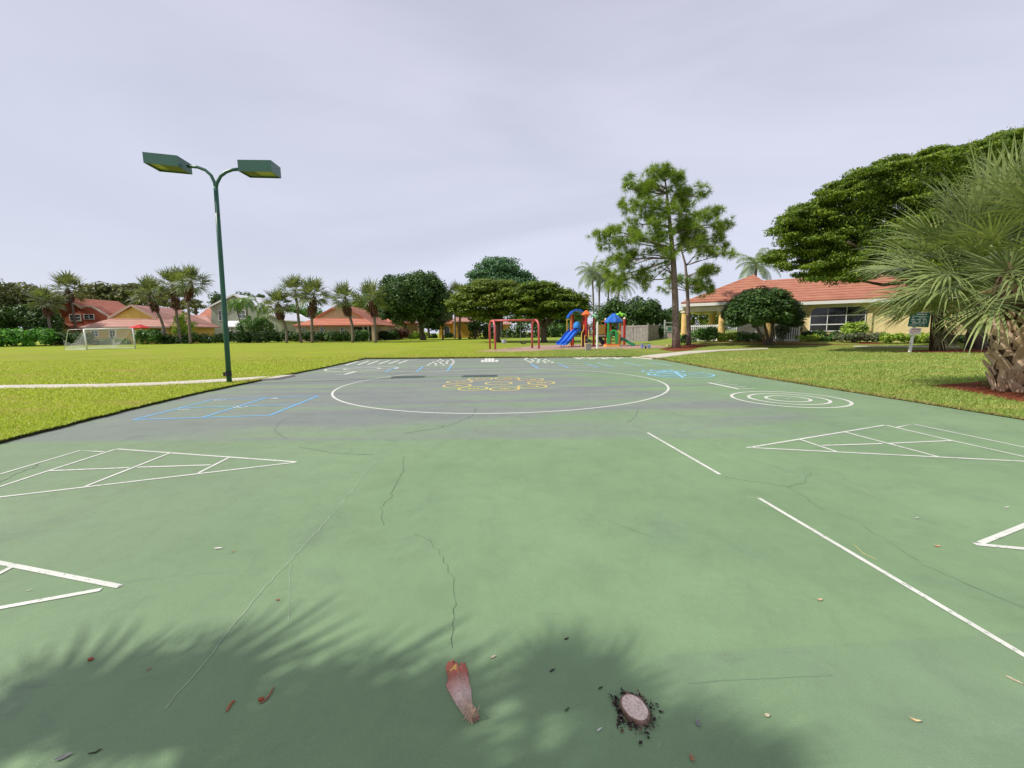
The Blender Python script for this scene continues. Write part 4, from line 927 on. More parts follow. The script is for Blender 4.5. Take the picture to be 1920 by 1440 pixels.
pine('slimmer leaning pine just behind the taller one', bp2, [(1291,620),(1290,570),(1288,530),(1285,495),(1278,470),(1272,455)],
 [((1285,498),[(1330,470,.4,16),(1355,472,-.6,14),(1312,462,1,12),(1368,476,0,8)]),((1287,520),[(1326,502,-.5,16),(1340,505,.6,14),(1310,512,1,10)]),
  ((1289,540),[(1310,530,.7,14),(1326,538,-.6,14),(1302,545,0,10),(1332,545,.4,8)]),((1280,475),[(1300,452,-.6,12),(1316,446,.8,12)]),((1290,545),[(1258,528,.8,10),(1248,540,-.4,8),(1262,520,0,6)])], .18, .38, 2.1)
# ================================================================== BUILDINGS
tile_pink = roofmat('faded_roof_tile', (.55,.32,.26), (.44,.22,.175), .27); tile_red = roofmat('orange_roof_tile', (.6,.25,.165), (.48,.165,.105), .27); tile_club = roofmat('clubhouse_roof_tile', (.47,.215,.14), (.35,.135,.085), .27)
metal_roof = M('white_metal_roof', (.8,.8,.82), (.7,.7,.74), 2, .4)
def stucco(name, c): return M(name, c, tuple(x*.78 for x in c), .8, .9, .15, .25, 40)
orange_wall = stucco('orange_stucco', (.46,.125,.07)); yellow_wall = stucco('yellow_stucco', (.76,.52,.16)); green_wall = stucco('grey_green_stucco', (.38,.41,.31)); salmon_wall = stucco('tan_stucco', (.7,.52,.36)); gold_wall = stucco('gold_stucco', (.62,.36,.06)); pink_wall = stucco('pink_stucco', (.5,.34,.27)); club_wall = stucco('clubhouse_stucco', (.88,.72,.38))
soffit = M('painted_porch_shade', (.05,.04,.035), (.03,.025,.02), 3, .9)  # dark colour painted for the shade inside the house porches
def wall_part(t, pts, Y, D, mat, name='wall'):  # facade polygon from pixels, extruded back
    b = MB(); b.prism([W(x, y, Y) for x, y in pts], (0, D, 0)); return b.build(name, mat, t)
def roof_slab(t, quads, th, mat, name='roof'):
    b = MB()
    for q in quads: b.prism([Vector(p) for p in q], (0, 0, -th))
    return b.build(name, mat, t)
def window(t, x0, y0, x1, y1, Y, glass=dark_glass, frame=white_paint, mul=1, hor=1, fw=.09):
    a = W(x0, y1, Y); c = W(x1, y0, Y); w_, h = c.x-a.x, c.z-a.z; cx, cz = (a.x+c.x)/2, (a.z+c.z)/2
    f = MB()
    for sx_ in (-1, 1): f.box((cx+sx_*(w_/2), Y-.03, cz), (fw, .12, h+fw))
    for sz in (-1, 1): f.box((cx, Y-.028, cz+sz*h/2), (w_-fw, .115, fw))
    for i in range(mul): f.box((cx-w_/2+w_*(i+1)/(mul+1), Y-.02, cz), (fw*.5, .07, h-fw))
    for i in range(hor): f.box((cx, Y-.018, cz-h/2+h*(i+1)/(hor+1)), (w_-fw, .065, fw*.5))
    o = f.build('window', frame, t); g = MB(); g.box((cx, Y-.005, cz), (w_, .03, h)); g.build('pane', glass, o); return o
def gable(t, pk, lf, rt, Y, D, mat, over=.5, th=.2, trim=None, slopes=('l','r')):
    p, l, r = W(*pk, Y), W(*lf, Y), W(*rt, Y); q = []
    for s, e in (('l', l), ('r', r)):
        if s not in slopes: continue
        d = (e-p).normalized(); e2 = e+d*over; f = Vector((0,-.35,.12)); bk = Vector((0,D,.12))
        q.append([p+f, e2+f, e2+bk, p+bk] if s == 'r' else [p+f, p+bk, e2+bk, e2+f])
    roof_slab(t, q, th, mat)
    if trim:
        b = MB()
        for s, e in (('l', l), ('r', r)):
            if s in slopes:
                d = (e-p).normalized(); b.beam(p+Vector((0,-.38,.02)), e+d*over+Vector((0,-.38,.02)), .06, .26)
        b.build('fascia', trim, t)
# ---- orange two-storey house, far left
Y = 69; t = thing('house', 'orange-red two-storey house with two gables at the far left behind the trees', 'house', gb(145, Y))
wall_part(t, [(84,645),(84,579),(124,560),(153,576.5),(176,576),(206,593),(206,645)], Y, 9, orange_wall)
gable(t, (124,558.5), (84,578), (152,575), Y, 9, tile_red, .6, .2, cream); gable(t, (176,574.8), (154,574.8), (206,592), Y+.4, 8.6, tile_red, .4, .2, cream)
window(t, 103.5, 587.5, 114, 604.5, Y); window(t, 132.5, 589.5, 151, 602, Y, grey_glass); window(t, 158.5, 589.5, 176, 598.5, Y, dark_glass)
roof_slab(t, [[W(106,614,Y-1.2), W(128,612,Y-1.2), W(124,607,Y), W(106,609,Y)], [W(121,605,Y), W(150,611,Y), W(150,618,Y-1.3), W(121,612,Y-1.3)]], .15, tile_red, 'porch_roof')
wall_part(t, [(104,645),(104,617),(128,616),(128,645)], Y-.9, .85, cream, 'porch_wall')
# ---- yellow gabled house
Y = 62; t = thing('house', 'yellow single-storey house with faded pink tile roof behind the soccer goal', 'house', gb(234, Y))
wall_part(t, [(154,648),(154,613.5),(316,612),(316,648)], Y, 9.6, yellow_wall); wall_part(t, [(206,598),(250,575),(297,598)], Y+1.5, .4, yellow_wall, 'gable_wall')
ev_l, ev_r = W(148,612.6,Y-.6), W(319,611.4,Y-.6); gl, gr_ = W(207,597.4,Y+1.5), W(297,597.2,Y+1.5)
pk = W(250,572.6,Y+1.5); bkz = Vector((0, 8.4, 0)); er_b = Vector((ev_r.x, Y+10, ev_r.z)); el_b = Vector((ev_l.x, Y+10, ev_l.z))
roof_slab(t, [[ev_l, ev_r, gr_, gl], [ev_r, er_b, pk+bkz, pk+Vector((0,-.4,.1)), gr_], [ev_l, gl, pk+Vector((0,-.4,.1)), pk+bkz, el_b]], .16, tile_pink)
b = MB(); b.beam(ev_l+Vector((0,-.02,-.12)), ev_r+Vector((0,-.02,-.12)), .05, .2)
for e in (gl, gr_): b.beam(pk+Vector((0,-.46,.0)), e+Vector((0,-.46,.02)), .06, .26)
b.build('fascia', M('weathered_fascia', (.55,.42,.33), (.45,.33,.26)), t)
window(t, 172.5, 619.5, 184, 631, Y, grey_glass); window(t, 207.5, 619, 216.5, 638, Y, dark_glass, hor=2); 
b = MB(); b.prism([W(277,640,Y-.04), W(277,617,Y-.04), W(301,617,Y-.04), W(301,640,Y-.04)], (0,.03,0)); b.build('porch_shade_panel', soffit, t)  # dark sheet on the wall standing in for the porch's shade
window(t, 305, 618, 311, 630, Y)
t2 = thing('house', 'yellow wing with a hipped pink roof between the left palms and the green house', 'house', gb(380, 76)); Y = 76
wall_part(t2, [(338,645),(338,608),(401,606.5),(401,645)], Y, 6, yellow_wall)
a, bq = W(330,611.5,Y-.5), W(402,611,Y-.5); p1, p2 = W(345,589.5,Y+3.5), W(386,591.5,Y+3.5)
roof_slab(t2, [[a, bq, p2, p1], [bq, Vector((bq.x, Y+7, bq.z)), p2]], .16, tile_pink)
f = window(t2, 373, 617, 382, 630, Y, grey_glass)
t2 = thing('house', 'house with a red hip roof showing just left of the green house wall', 'house', gb(392, 92)); Y = 92
wall_part(t2, [(370,640),(370,601),(420,601),(420,640)], Y, 6, yellow_wall)
a, bq = W(358,603,Y-.5), W(430,603,Y-.5); p1, p2 = W(388,578.5,Y+3.5), W(415,578.5,Y+3.5); roof_slab(t2, [[a, bq, p2, p1], [a, p1, Vector((a.x, Y+7, a.z))]], .16, tile_red)
# ---- grey-green two-storey house
Y = 74; t = thing('house', 'grey-green two-storey house with white metal roof behind the lamp post', 'house', gb(460, Y))
wall_part(t, [(396,645),(396,576.5),(440,554.5),(528,600.5),(528,645)], Y, 9, green_wall)
gable(t, (440,552.6), (396,575), (529,599.4), Y, 9, metal_roof, .4, .18, white_paint)
window(t, 411, 582, 420, 601, Y, grey_glass); window(t, 447, 582, 460, 597, Y, grey_glass); window(t, 503.5, 607.5, 515.5, 616.5, Y, dark_glass)
roof_slab(t, [[W(424,612,Y-2.4), W(463,612,Y-2.4), W(461,601.5,Y), W(428,601.5,Y)]], .15, metal_roof, 'porch_roof')
b = MB(); b.prism([W(427,640,Y-2.2), W(427,612.5,Y-2.2), W(461,612.5,Y-2.2), W(461,640,Y-2.2)], (0,2.1,0)); b.build('porch_wall', green_wall, t)
window(t, 428.5, 615, 432.5, 625, Y-2.2, grey_glass); window(t, 440, 615.5, 449, 624, Y-2.2, grey_glass, mul=3)
t2 = thing('house', 'tan wing with a stepped white metal roof between the green and salmon houses', 'house', gb(545, 84)); Y = 84
wall_part(t2, [(500,645),(500,601.5),(566,602.5),(566,645)], Y, 6, salmon_wall)
a, bq = W(500,601.8,Y-.5), W(567,603.4,Y-.5); p1, p2 = W(512,579,Y+4), W(534,580.5,Y+4); roof_slab(t2, [[a, bq, p2, p1], [bq, Vector((bq.x,Y+8,bq.z)), p2]], .16, metal_roof)
a, bq = W(545,602,Y+7), W(582,599.5,Y+7); p1, p2 = W(556,588.5,Y+10), W(562,588.5,Y+10); roof_slab(t2, [[a, bq, p2, p1]], .16, metal_roof, 'rear_roof')
# ---- salmon house with orange tiles
Y = 62.6; t = thing('house', 'salmon tan house with bright orange tile roof and front gable right of the long hedge', 'house', gb(630, Y))
wall_part(t, [(556,645),(556,610),(699,609),(699,645)], Y, 11, salmon_wall); wall_part(t, [(591,597),(638,573.5),(683,597)], Y+1.6, .4, salmon_wall, 'gable_wall')
ev_l, ev_r = W(549,609.6,Y-.6), W(702,608.2,Y-.6); gl, gr_ = W(592,596.6,Y+1.6), W(682,596,Y+1.6); pk = W(638,571.8,Y+1.6); bkz = Vector((0,9.6,0))
er_b = Vector((ev_r.x, Y+11.4, ev_r.z)); el_b = Vector((ev_l.x, Y+11.4, ev_l.z))
roof_slab(t, [[ev_l, ev_r, gr_, gl], [ev_r, er_b, pk+bkz, pk+Vector((0,-.4,.1)), gr_], [ev_l, gl, pk+Vector((0,-.4,.1)), pk+bkz, el_b]], .16, tile_red)
b = MB(); b.beam(ev_l+Vector((0,-.02,-.12)), ev_r+Vector((0,-.02,-.12)), .05, .18)
for e in (gl, gr_): b.beam(pk+Vector((0,-.46,.0)), e+Vector((0,-.46,.02)), .06, .26)
b.build('fascia', M('orange_fascia', (.48,.16,.09), (.4,.12,.07)), t)
for q in ((567.5,613.5,572.5,622),(601,613.5,608,621),(639,613.5,645.5,624.5)): window(t, *q, Y, grey_glass)
b = MB(); b.prism([W(663,641,Y-.04), W(663,613,Y-.04), W(697,613,Y-.04), W(697,641,Y-.04)], (0,.03,0)); po = b.build('porch_shade_panel', soffit, t)  # flat dark panel imitates the porch shade; the wall behind is solid
b = MB(); b.box(W(682,626,Y-.1), (.14,.1,2.3)); b.box(W(691,626,Y-.1), (.14,.1,2.3)); b.build('screen_frame', white_paint, po)
b = MB(); b.box(W(701,626.5,Y-.25), (.5,.45,2.9)); b.build('porch_post', salmon_wall, t)
Yb = Y+11.2; a, bq = W(705,602.5,Yb), W(744,603.2,Yb); p1, p2 = W(706,586,Yb+4), W(712,587,Yb+4)
roof_slab(t, [[a, bq, p2, p1], [bq, Vector((bq.x+.2, Yb+8, bq.z)), p2]], .16, tile_red, 'rear_roof'); wall_part(t, [(700,640),(700,603.5),(740,603.5),(740,640)], Yb+.4, 5, salmon_wall, 'rear_wall')
window(t, 733.5, 606, 737, 617, Yb+.4)
# ---- pink house behind the round tree and yellow house in the centre
Y = 94; t = thing('house', 'pinkish house with orange roof glimpsed behind the round-headed tree', 'house', gb(765, Y))
wall_part(t, [(748,637),(748,606),(782,606),(782,637)], Y, 8, pink_wall); a, bq = W(744,607,Y-.6), W(786,607,Y-.6); p1, p2 = W(755,595.5,Y+4), W(772,595.5,Y+4)
roof_slab(t, [[a, bq, p2, p1]], .16, tile_red); window(t, 757, 612, 763, 624, Y)
Y = 90; t = thing('house', 'golden yellow house with arched window between the round-headed tree and the swings', 'house', gb(860, Y))
wall_part(t, [(823,638),(823,607),(848,606),(848,638)], Y, 8, gold_wall); wall_part(t, [(848.3,638),(848.3,602),(891,602),(891,638)], Y-1.5, 9, gold_wall, 'front_wall')
a, bq = W(820,608,Y-.6), W(849,606,Y-.6); p1, p2 = W(830,588,Y+4), W(849,588,Y+4); roof_slab(t, [[a, bq, p2, p1]], .16, tile_red)
a, bq = W(846,603,Y-2.1), W(893,603,Y-2.1); p1, p2 = W(861,583,Y+3), W(888,583,Y+3); roof_slab(t, [[a, bq, p2, p1], [a, p1, Vector((a.x,Y+6,a.z))]], .16, tile_pink, 'front_roof')
b = MB(); pts = [W(832,628,Y-.1), W(844,628,Y-.1), W(844,616,Y-.1)]+[W(838+6*math.cos(a_), 616-5*math.sin(a_), Y-.1) for a_ in np.linspace(.2, pi-.2, 8)]+[W(832,616,Y-.1)]
b.prism(pts, (0,.08,0)); o = b.build('arched_window', white_paint, t); b = MB(); cen_ = sum(pts, Vector())/len(pts); b.prism([cen_+(p-cen_)*.82+Vector((0,-.02,0)) for p in pts], (0,.02,0)); b.build('pane', dark_glass, o)
Y = 95; t2 = thing('house', 'yellow wall of a far house seen through the swing frame', 'house', gb(946, Y))
wall_part(t2, [(936,638),(936,607),(956,607),(956,638)], Y, 6, gold_wall); a, bq = W(933,608,Y-.5), W(959,608,Y-.5); roof_slab(t2, [[a, bq, W(952,598,Y+3), W(940,598,Y+3)]], .15, tile_pink)
Y = 100; t2 = thing('house', 'distant house with a small orange roof under the arching limbs of the darker umbrella tree', 'house', gb(1035, Y))
wall_part(t2, [(1029,636),(1029,611),(1041,611),(1041,636)], Y, 6, pink_wall); a, bq = W(1027,612,Y-.5), W(1043,612,Y-.5); roof_slab(t2, [[a, bq, W(1038,603,Y+3), W(1032,603,Y+3)]], .15, tile_red)
# red garden umbrella at the yellow house
Y = 60.8; t = thing('garden_umbrella', 'red garden umbrella open above the hedge beside the soccer goal', 'umbrella', gb(262, Y)); a = W(262,612,Y)
b = MB(); b.lathe(a, [(1.35,-.28),(1.3,-.22),(.7,.06),(.05,.3)], 8); b.build('canopy', M('red_canvas', (.62,.05,.045), (.5,.035,.035), 3, .8), t)
b = MB(); b.tube([Vector((a.x, Y, .45)), a+Vector((0,0,.2))], .03, 6); b.build('pole', white_paint, t)
# ------------------------------------------------------------------ clubhouse
A = Vector((15.7, 38.4, 0)); B_ = Vector((22.9, 34.25, 0)); u = Vector((.866,-.5,0)); v = Vector((.5,.866,0)); zb_ = .12
t = thing('clubhouse', 'yellow clubhouse with red tile roof, open columned pavilion and big arched window', 'clubhouse', (24, 38, zb_))
at = lambda p, z: Vector((p.x, p.y, z))
ez = 4.03; P_ = W(1413, 514.5, 39.5); Cc = B_+v*7; Dd = A+v*10
roof_slab(t, [[at(A,ez), at(B_,ez), P_], [at(B_,ez), at(Cc,ez), P_], [at(Cc,ez), at(Dd,ez), P_], [at(Dd,ez), at(A,ez), P_]], .12, tile_club, 'pavilion_roof')
b = MB()
for p, q in ((A,B_),(A,Dd),(B_,Cc)):
    d = (q-p).normalized(); n_ = Vector((d.y,-d.x,0)); b.beam(at(p,ez-.27)+n_*.03, at(q,ez-.27)+n_*.03, .08, .26)
b.build('fascia', white_paint, t)
b = MB(); i1 = u*.7+v*.7
for p, q in ((A+i1, B_-u*.7+v*.7), (A+i1, Dd+u*.7-v*.7), (Dd+u*.7-v*.7, Cc-u*.7-v*.7), (B_-u*.7+v*.7, Cc-u*.7-v*.7)): b.beam(at(p,ez-.66), at(q,ez-.66), .5, .42)
b.build('beam', cream, t)
b = MB(); b.poly([at(A,ez-.42), at(B_,ez-.42), at(Cc,ez-.42), at(Dd,ez-.42)]); b.build('soffit', cream, t)
colm = M('column_stucco', (.72,.5,.2), (.66,.45,.17), 2, .85)
for px, dep in ((1284,.7),(1354,.7),(1335,6.2),(1441,.7),(1392,6.5)):
    p = onplane(px, 600, A+v*dep, u); c = Vector((p.x, p.y, 0))
    b = MB(); b.lathe(at(c,0), [(.36,.0),(.36,.45),(.3,.5),(.29,3.0),(.29,3.05)], 18); o = b.build('column', colm, t, smooth=False)
    b = MB(); b.lathe(at(c,0), [(.31,3.055),(.4,3.12),(.4,3.2),(.33,3.22),(.33,3.30),(.46,3.36),(.46,3.42)], 18); b.build('capital', cream, o)
E1 = Vector((26.5,38,0)); E0 = E1-u*5; E2 = E1+u*15
R0 = at(E0+v*5.2, 6.55); R1 = at(E1+u*14+v*5.2, 6.55); Bk0 = at(E0+v*10.4, ez); Bk1 = at(E2+v*10.4, ez)
roof_slab(t, [[at(E0,ez), at(E2,ez), R1, R0], [at(E2,ez), Bk1, R1], [Bk1, Bk0, R0, R1]], .12, tile_club, 'roof')
b = MB(); nn = Vector((-v.x,-v.y,0)); b.beam(at(E0,ez-.27)+nn*.03, at(E2,ez-.27)+nn*.03, .08, .28); b.build('fascia', white_paint, t)
wl = E0+v*.7; wr = E2+v*.7-u*.5
b = MB(); b.prism([at(wl,0), at(wr,0), at(wr,ez-.14), at(wl,ez-.14)], v*8); b.build('wall', club_wall, t)
b = MB(); b.prism([at(wl,3.32)-v*.10, at(wr,3.32)-v*.10, at(wr,ez-.42)-v*.10, at(wl,ez-.42)-v*.10], v*.098); b.poly([at(E0,ez-.41), at(E2,ez-.41), at(wr,ez-.41), at(wl,ez-.41)]); b.build('cornice', cream, t)
PW = E1+v*.7
def pw(px, py, off=0.): return onplane(px, py, PW, u)-v*off
wa, wb = pw(1519,620), pw(1622,619); wd_ = (wb-wa).length; mid_ = (wa+wb)/2; zt_ = pw(1560,571).z; zs = pw(1519,585).z; z0 = wa.z
def arch(hw, rise0, top, zlo, off, n=18): # outline of a segmental arch opening
    o = [at(mid_-u*hw, zlo)-v*off, at(mid_+u*hw, zlo)-v*off]
    for i in range(n+1):
        s_ = 1-2*i/n; o.append(at(mid_+u*hw*s_, rise0+(top-rise0)*math.sqrt(max(0,1-abs(s_)**2.2)))-v*off)
    return o
hw = wd_/2
ao, ai = arch(hw+.38, zs+.1, zt_+.34, z0-.05, .16), arch(hw+.05, zs, zt_, z0-.05, .16)
b = MB(); n_ = len(ao); b.add(ao+ai+[p+v*.16 for p in ao]+[p+v*.16 for p in ai], [(i,i+1,n_+i+1,n_+i) for i in range(1,n_-1)]+[(i,2*n_+i,2*n_+i+1,i+1) for i in range(1,n_-1)]+[(n_+i,n_+i+1,3*n_+i+1,3*n_+i) for i in range(1,n_-1)])
b.build('arch_surround', club_wall, t)
b = MB(); b.prism(arch(hw+.02, zs, zt_-.01, z0, .03), v*.02); o = b.build('arched_window', dark_glass, t)
b = MB()
for px in (1519,1551,1586,1622):
    p = pw(px,600); s_ = abs((p-mid_).dot(u))/hw; b.beam(at(p, z0)-v*.06, at(p, zs+(zt_-zs)*math.sqrt(max(0.02,1-min(1,s_)**2.2)))-v*.06, .1, .05, u)
for py in (591.3,608.2,620.6):
    z_ = pw(1560,py).z; b.beam(at(mid_-u*hw, z_)-v*.055, at(mid_+u*hw, z_)-v*.055, .045, .09)
b.build('window_frame', white_paint, o)
# white picket fence under the pavilion
def picket(t, p, q, z0, z1, step, w_, mat, rails=True, post=None):
    b = MB(); d = (q-p); L_ = d.length; d.normalize(); n = int(L_/step)
    for i in range(n+1): b.box(at(p+d*(i*L_/n), (z0+z1)/2), (w_, .03, z1-z0-.06), math.atan2(d.y, d.x))
    b.build('pickets', mat, t)
    r = MB()
    for z in (z0+.18, z1-.16): r.beam(at(p,z)+Vector((d.y,-d.x,0))*.03, at(q,z)+Vector((d.y,-d.x,0))*.03, .03, .09)
    r.build('rails', mat, t)
    if post:
        k_ = max(1, int(L_/post))
        for i in range(k_+1): 
            b = MB(); b.box(at(p+d*(i*L_/k_), (z0+z1)/2+.06), (.11,.11,z1-z0+.12), math.atan2(d.y, d.x)); b.build('post', mat, t)
fa = onplane(1287, 600, A+v*.75, u); fb = onplane(1500, 600, A+v*.75, u)
t = thing('picket_fence', 'white picket fence between the clubhouse pavilion columns', 'fence', (fa.x, fa.y, .1)); picket(t, Vector((fa.x,fa.y,0)), Vector((fb.x,fb.y,0)), .35, 1.98, .16, .085, white_paint, True, 2.2)
# grey fence panels and gate right of the playground
fencem = M('weathered_fence_board', (.36,.33,.31), (.22,.2,.19), 3, .9, .1, .3, 20); gatem = M('grey_gate_paint', (.5,.53,.52), (.42,.45,.44), 5, .6)
f0, f1, f2 = (Vector((W(px, 640, Y).x, Y, 0)) for px, Y in ((1160,46),(1214.5,43.5),(1246,47)))
t = thing('board_fence', 'weathered grey board fence behind the green slide right of the playground', 'fence', (f1.x, f1.y, .15)); picket(t, f0, f1, .2, 2.1, .17, .155, fencem, True, 1.25); picket(t, f1, f2, .2, 2.12, .17, .155, fencem, True, 1.3)
g0_, g1_ = (Vector((W(px, 640, 45.5).x, 45.5, 0)) for px in (1245.5,1264)); d = g1_-g0_
t = thing('gate', 'grey metal gate frame with notice boards left of the tall pine trunk', 'gate', (g0_.x, g0_.y, .15))
b = MB(); zt2 = W(1250,601.5,45.5).z
for p in (g0_, g1_): b.box(at(p, zt2/2+.1), (.14,.12,zt2))
for py in (605,612,622,639.5): z_ = W(1250,py,45.5).z; b.beam(at(g0_,z_), at(g1_,z_), .1, .1)
b.build('frame', gatem, t)
def sign_panel(name, px0, py0, px1, py1, Y, mat, t):
    b = MB(); b.prism([W(px0,py1,Y), W(px0,py0,Y), W(px1,py0,Y), W(px1,py1,Y)], (0,.03,0)); return b.build(name, mat, t)
sign_panel('mesh_panel', 1246.4, 623, 1263, 638.5, 45.52, M('grey_mesh', (.42,.45,.45), (.3,.33,.33), 30, .7), t)
sign_panel('upper_panel', 1246.4, 612.8, 1263, 621, 45.5, M('pale_panel', (.5,.55,.53), (.42,.47,.45), 4, .6), t)
sign_panel('green_notice', 1252.5, 614, 1258.5, 620, 45.46, M('green_notice', (.06,.25,.2)), t); sign_panel('white_notice', 1247.5, 613.2, 1252, 617, 45.46, white_paint, t)
sign_panel('white_notice', 1251, 624.5, 1260, 637, 45.46, M('pinkish_notice', (.66,.5,.52), (.55,.42,.46), 14, .6), t)
# far dark fence at the back of the lawn
p, q = (Vector((W(px,640,80).x, 80, 0)) for px in (1036,1066)); t = thing('far_fence', 'thin grey fence at the far end of the lawn behind the blue slide', 'fence', (p.x,80,.5)); picket(t, p, q, .5, 2.1, .5, .12, M('dull_metal', (.2,.21,.22)), True, 2.4)
# ================================================================== LAMP POST
green_metal = M('green_metal', (.02,.105,.07), (.016,.085,.056), 3, .38, .5); lens_m = M('lamp_lens', (.34,.36,.10), (.28,.3,.08), 2, .3)
dark_metal = M('dark_metal', (.02,.022,.02), (.03,.03,.028), 10, .5)
pb_ = L(430, 717.5); Y = pb_.y; t = thing('lamp_post', 'tall green lamp post with two box heads beside the left path', 'lamp post', pb_)
fork = W(404.5, 350, Y); b = MB(); b.tube([pb_-Vector((0,0,.1)), pb_.lerp(fork,.33), pb_.lerp(fork,.66), fork], [.075,.07,.066,.06], 14); b.build('pole', green_metal, t, smooth=True)
b = MB(); q = pb_.lerp(fork, .018); b.tube([q+Vector((0,0,.1)), q+Vector((0,0,.26))], .088, 14); b.box(q+Vector((-.1,0,.17)), (.09,.09,.12)); b.build('base_collar', dark_metal, t)
b = MB(); q = pb_.lerp(fork, .865); b.box(q+Vector((.055,-.05,0)), (.04,.02,.06)); b.build('hand_hole', dark_metal, t)
for pts in ([(404.5,356),(402.5,343),(396,329),(385,319),(371,313.5),(352,311.5)], [(404.5,356),(407,343),(414,330),(424,322.5),(435,318.5),(450,317)]):
    P = [W(x_, y_, Y) for x_, y_ in pts]; b = MB(); b.tube(P, .045, 12); b.build('arm', green_metal, t, smooth=True)
for nl_, nr_, fr_, fl_, h in (((269,305),(334,311.7),(361,327.5),(299.5,321.8),.30), ((446.7,321),(509.5,321.7),(527.5,334.7),(469,333.4),.32)):
    Pb = [W(*nl_, Y-.33), W(*nr_, Y-.33), W(*fr_, Y+.35), W(*fl_, Y+.35)]; zc = sum(p.z for p in Pb)/4
    b = MB(); up_ = Vector((0,0,h)); c = sum(Pb, Vector())/4; ins = [c+(p-c)*.93 for p in Pb]
    top = [c+up_+(p-c)*.985 for p in Pb]; n4 = range(4)
    b.add(Pb+[p+up_ for p in Pb]+ins+[p+Vector((0,0,.05)) for p in ins], [(4,5,6,7)]+[(i,(i+1)%4,(i+1)%4+4,i+4) for i in n4]+[(i,8+i,8+(i+1)%4,(i+1)%4) for i in n4]+[(8+i,12+i,12+(i+1)%4,8+(i+1)%4) for i in n4])
    o = b.build('lamp_head', green_metal, t); b = MB(); b.prism([p+Vector((0,0,.045)) for p in ins], (0,0,.02)); b.build('lens', lens_m, o)
    b = MB(); m1_, m2_ = (ins[0]*.62+ins[1]*.38), (ins[3]*.62+ins[2]*.38)
    shade = [m1_, ins[1], ins[2], m2_] if nl_[0] < 400 else [ins[0], m1_, m2_, ins[3]]
    b.prism([p+Vector((0,0,.03)) for p in shade], (0,0,.012)); b.build('reflector_shield', M('olive_reflector', (.13,.15,.045), (.1,.12,.04), 2, .5), o)
# ================================================================== SOCCER GOAL
gl_, gr2, bl_ = L(163,656), L(253.5,653.5), L(121,655.6); dv = bl_-gl_; dv.z = 0; up_ = Vector((0,0,(W(163,617.3,gl_.y).z-gl_.z)))
t = thing('soccer_goal', 'white soccer goal with sagging net on the left lawn', 'soccer goal', gl_)
wm = M('white_goal_tube', (.8,.8,.8), (.72,.73,.74), 4, .35, .4); tl, tr_ = gl_+up_, gr2+up_; bt = dv*.7; br_ = gr2+dv
for n_, ps, r_ in (('post',[gl_,tl],.07),('post',[gr2,tr_],.07),('crossbar',[tl,tr_],.06)): b = MB(); b.tube([Vector(p) for p in ps], r_, 10); b.build(n_, wm, t, smooth=True)
for s0, s1, s2 in ((tl, tl+bt, gl_+dv), (tr_, tr_+bt, br_)):
    b = MB(); b.tube([s0, s0.lerp(s1,.9), s1+(s2-s1)*.04, s2], .026, 8); b.build('back_support', wm, t, smooth=True)
b = MB(); b.tube([gl_+Vector((0,0,.05)), gl_+dv+Vector((0,0,.05)), br_+Vector((0,0,.05)), gr2+Vector((0,0,.05))], .03, 6); b.build('ground_frame', wm, t)
b = MB(); nu, nv = 26, 14
def netp(i, j):                                  # back sheet sagging from the crossbar to the ground frame
    a = i/nu; k_ = j/nv; top_ = tl.lerp(tr_, a); bot = (gl_+dv).lerp(br_, a)
    s_ = 1-4*(a-.5)**2; p = top_.lerp(bot, k_); p = p+(-dv*.0)+Vector((0,0,-.55*math.sin(pi*k_)*(.45+.55*s_)*up_.z*.42)); return p
for i in range(nu+1): b.tube([netp(i,j) for j in range(nv+1)], .009, 3, False)
for j in range(1, nv+1): b.tube([netp(i,j) for i in range(nu+1)], .009, 3, False)
for s0, bb_ in ((gl_, gl_+dv), (gr2, br_)):
    for i in range(1, 9): 
        f_ = i/9; p0 = s0.lerp(bb_, f_); hgt = up_.z*(.95-.62*math.sin(pi*min(1,f_*.8)))*(1-.12*f_); b.tube([p0, p0+Vector((0,0,hgt))], .009, 3, False)
    for j in range(1, 8): b.tube([s0.lerp(bb_, i/6)+Vector((0,0,up_.z*j/8*(.95-.62*math.sin(pi*min(1,i/6*.8))))) for i in range(7)], .009, 3, False)
b.build('net', M('net_cord', (.72,.72,.72), (.62,.62,.63), 4, .8), t)
# ================================================================== SWINGS
red_tube = M('faded_red_tube', (.58,.115,.125), (.5,.085,.09), 2, .38, .45); chain_m = M('chain_metal', (.3,.3,.3), (.2,.2,.2), 20, .5); black_rub = M('black_rubber', (.02,.02,.022), (.03,.03,.03), 9, .6)
s1 = L(919,655); Ys = s1.y; t = thing('swing_set', 'faded red arched swing frame standing on the pink chip surface', 'swing set', s1)
zt_s = W(960, 600.6, Ys).z; tops = []
for xa, xb in ((918.8,928.7),(998,1010.5)):
    P0 = W(xa, 655, Ys+.55); P1 = W(xb, 655.5, Ys-.55); P0.z = lawn_z(P0.x,P0.y)-.1; P1.z = lawn_z(P1.x,P1.y)-.1; r_ = .62; c = (P0+P1)/2; hd = (P1-P0)/2; hd.z = 0
    pts = [Vector((P0.x,P0.y,P0.z))]+[Vector((c.x-hd.x*math.cos(a), c.y-hd.y*math.cos(a), zt_s-r_+r_*math.sin(a))) for a in np.linspace(0, pi, 12)]+[Vector((P1.x,P1.y,P1.z))]
    b = MB(); b.tube(pts, .085, 12); b.build('arch', red_tube, t, smooth=True); tops.append(Vector((c.x,c.y,zt_s)))
b = MB(); b.tube(tops, .075, 12); b.build('top_bar', red_tube, t, smooth=True)
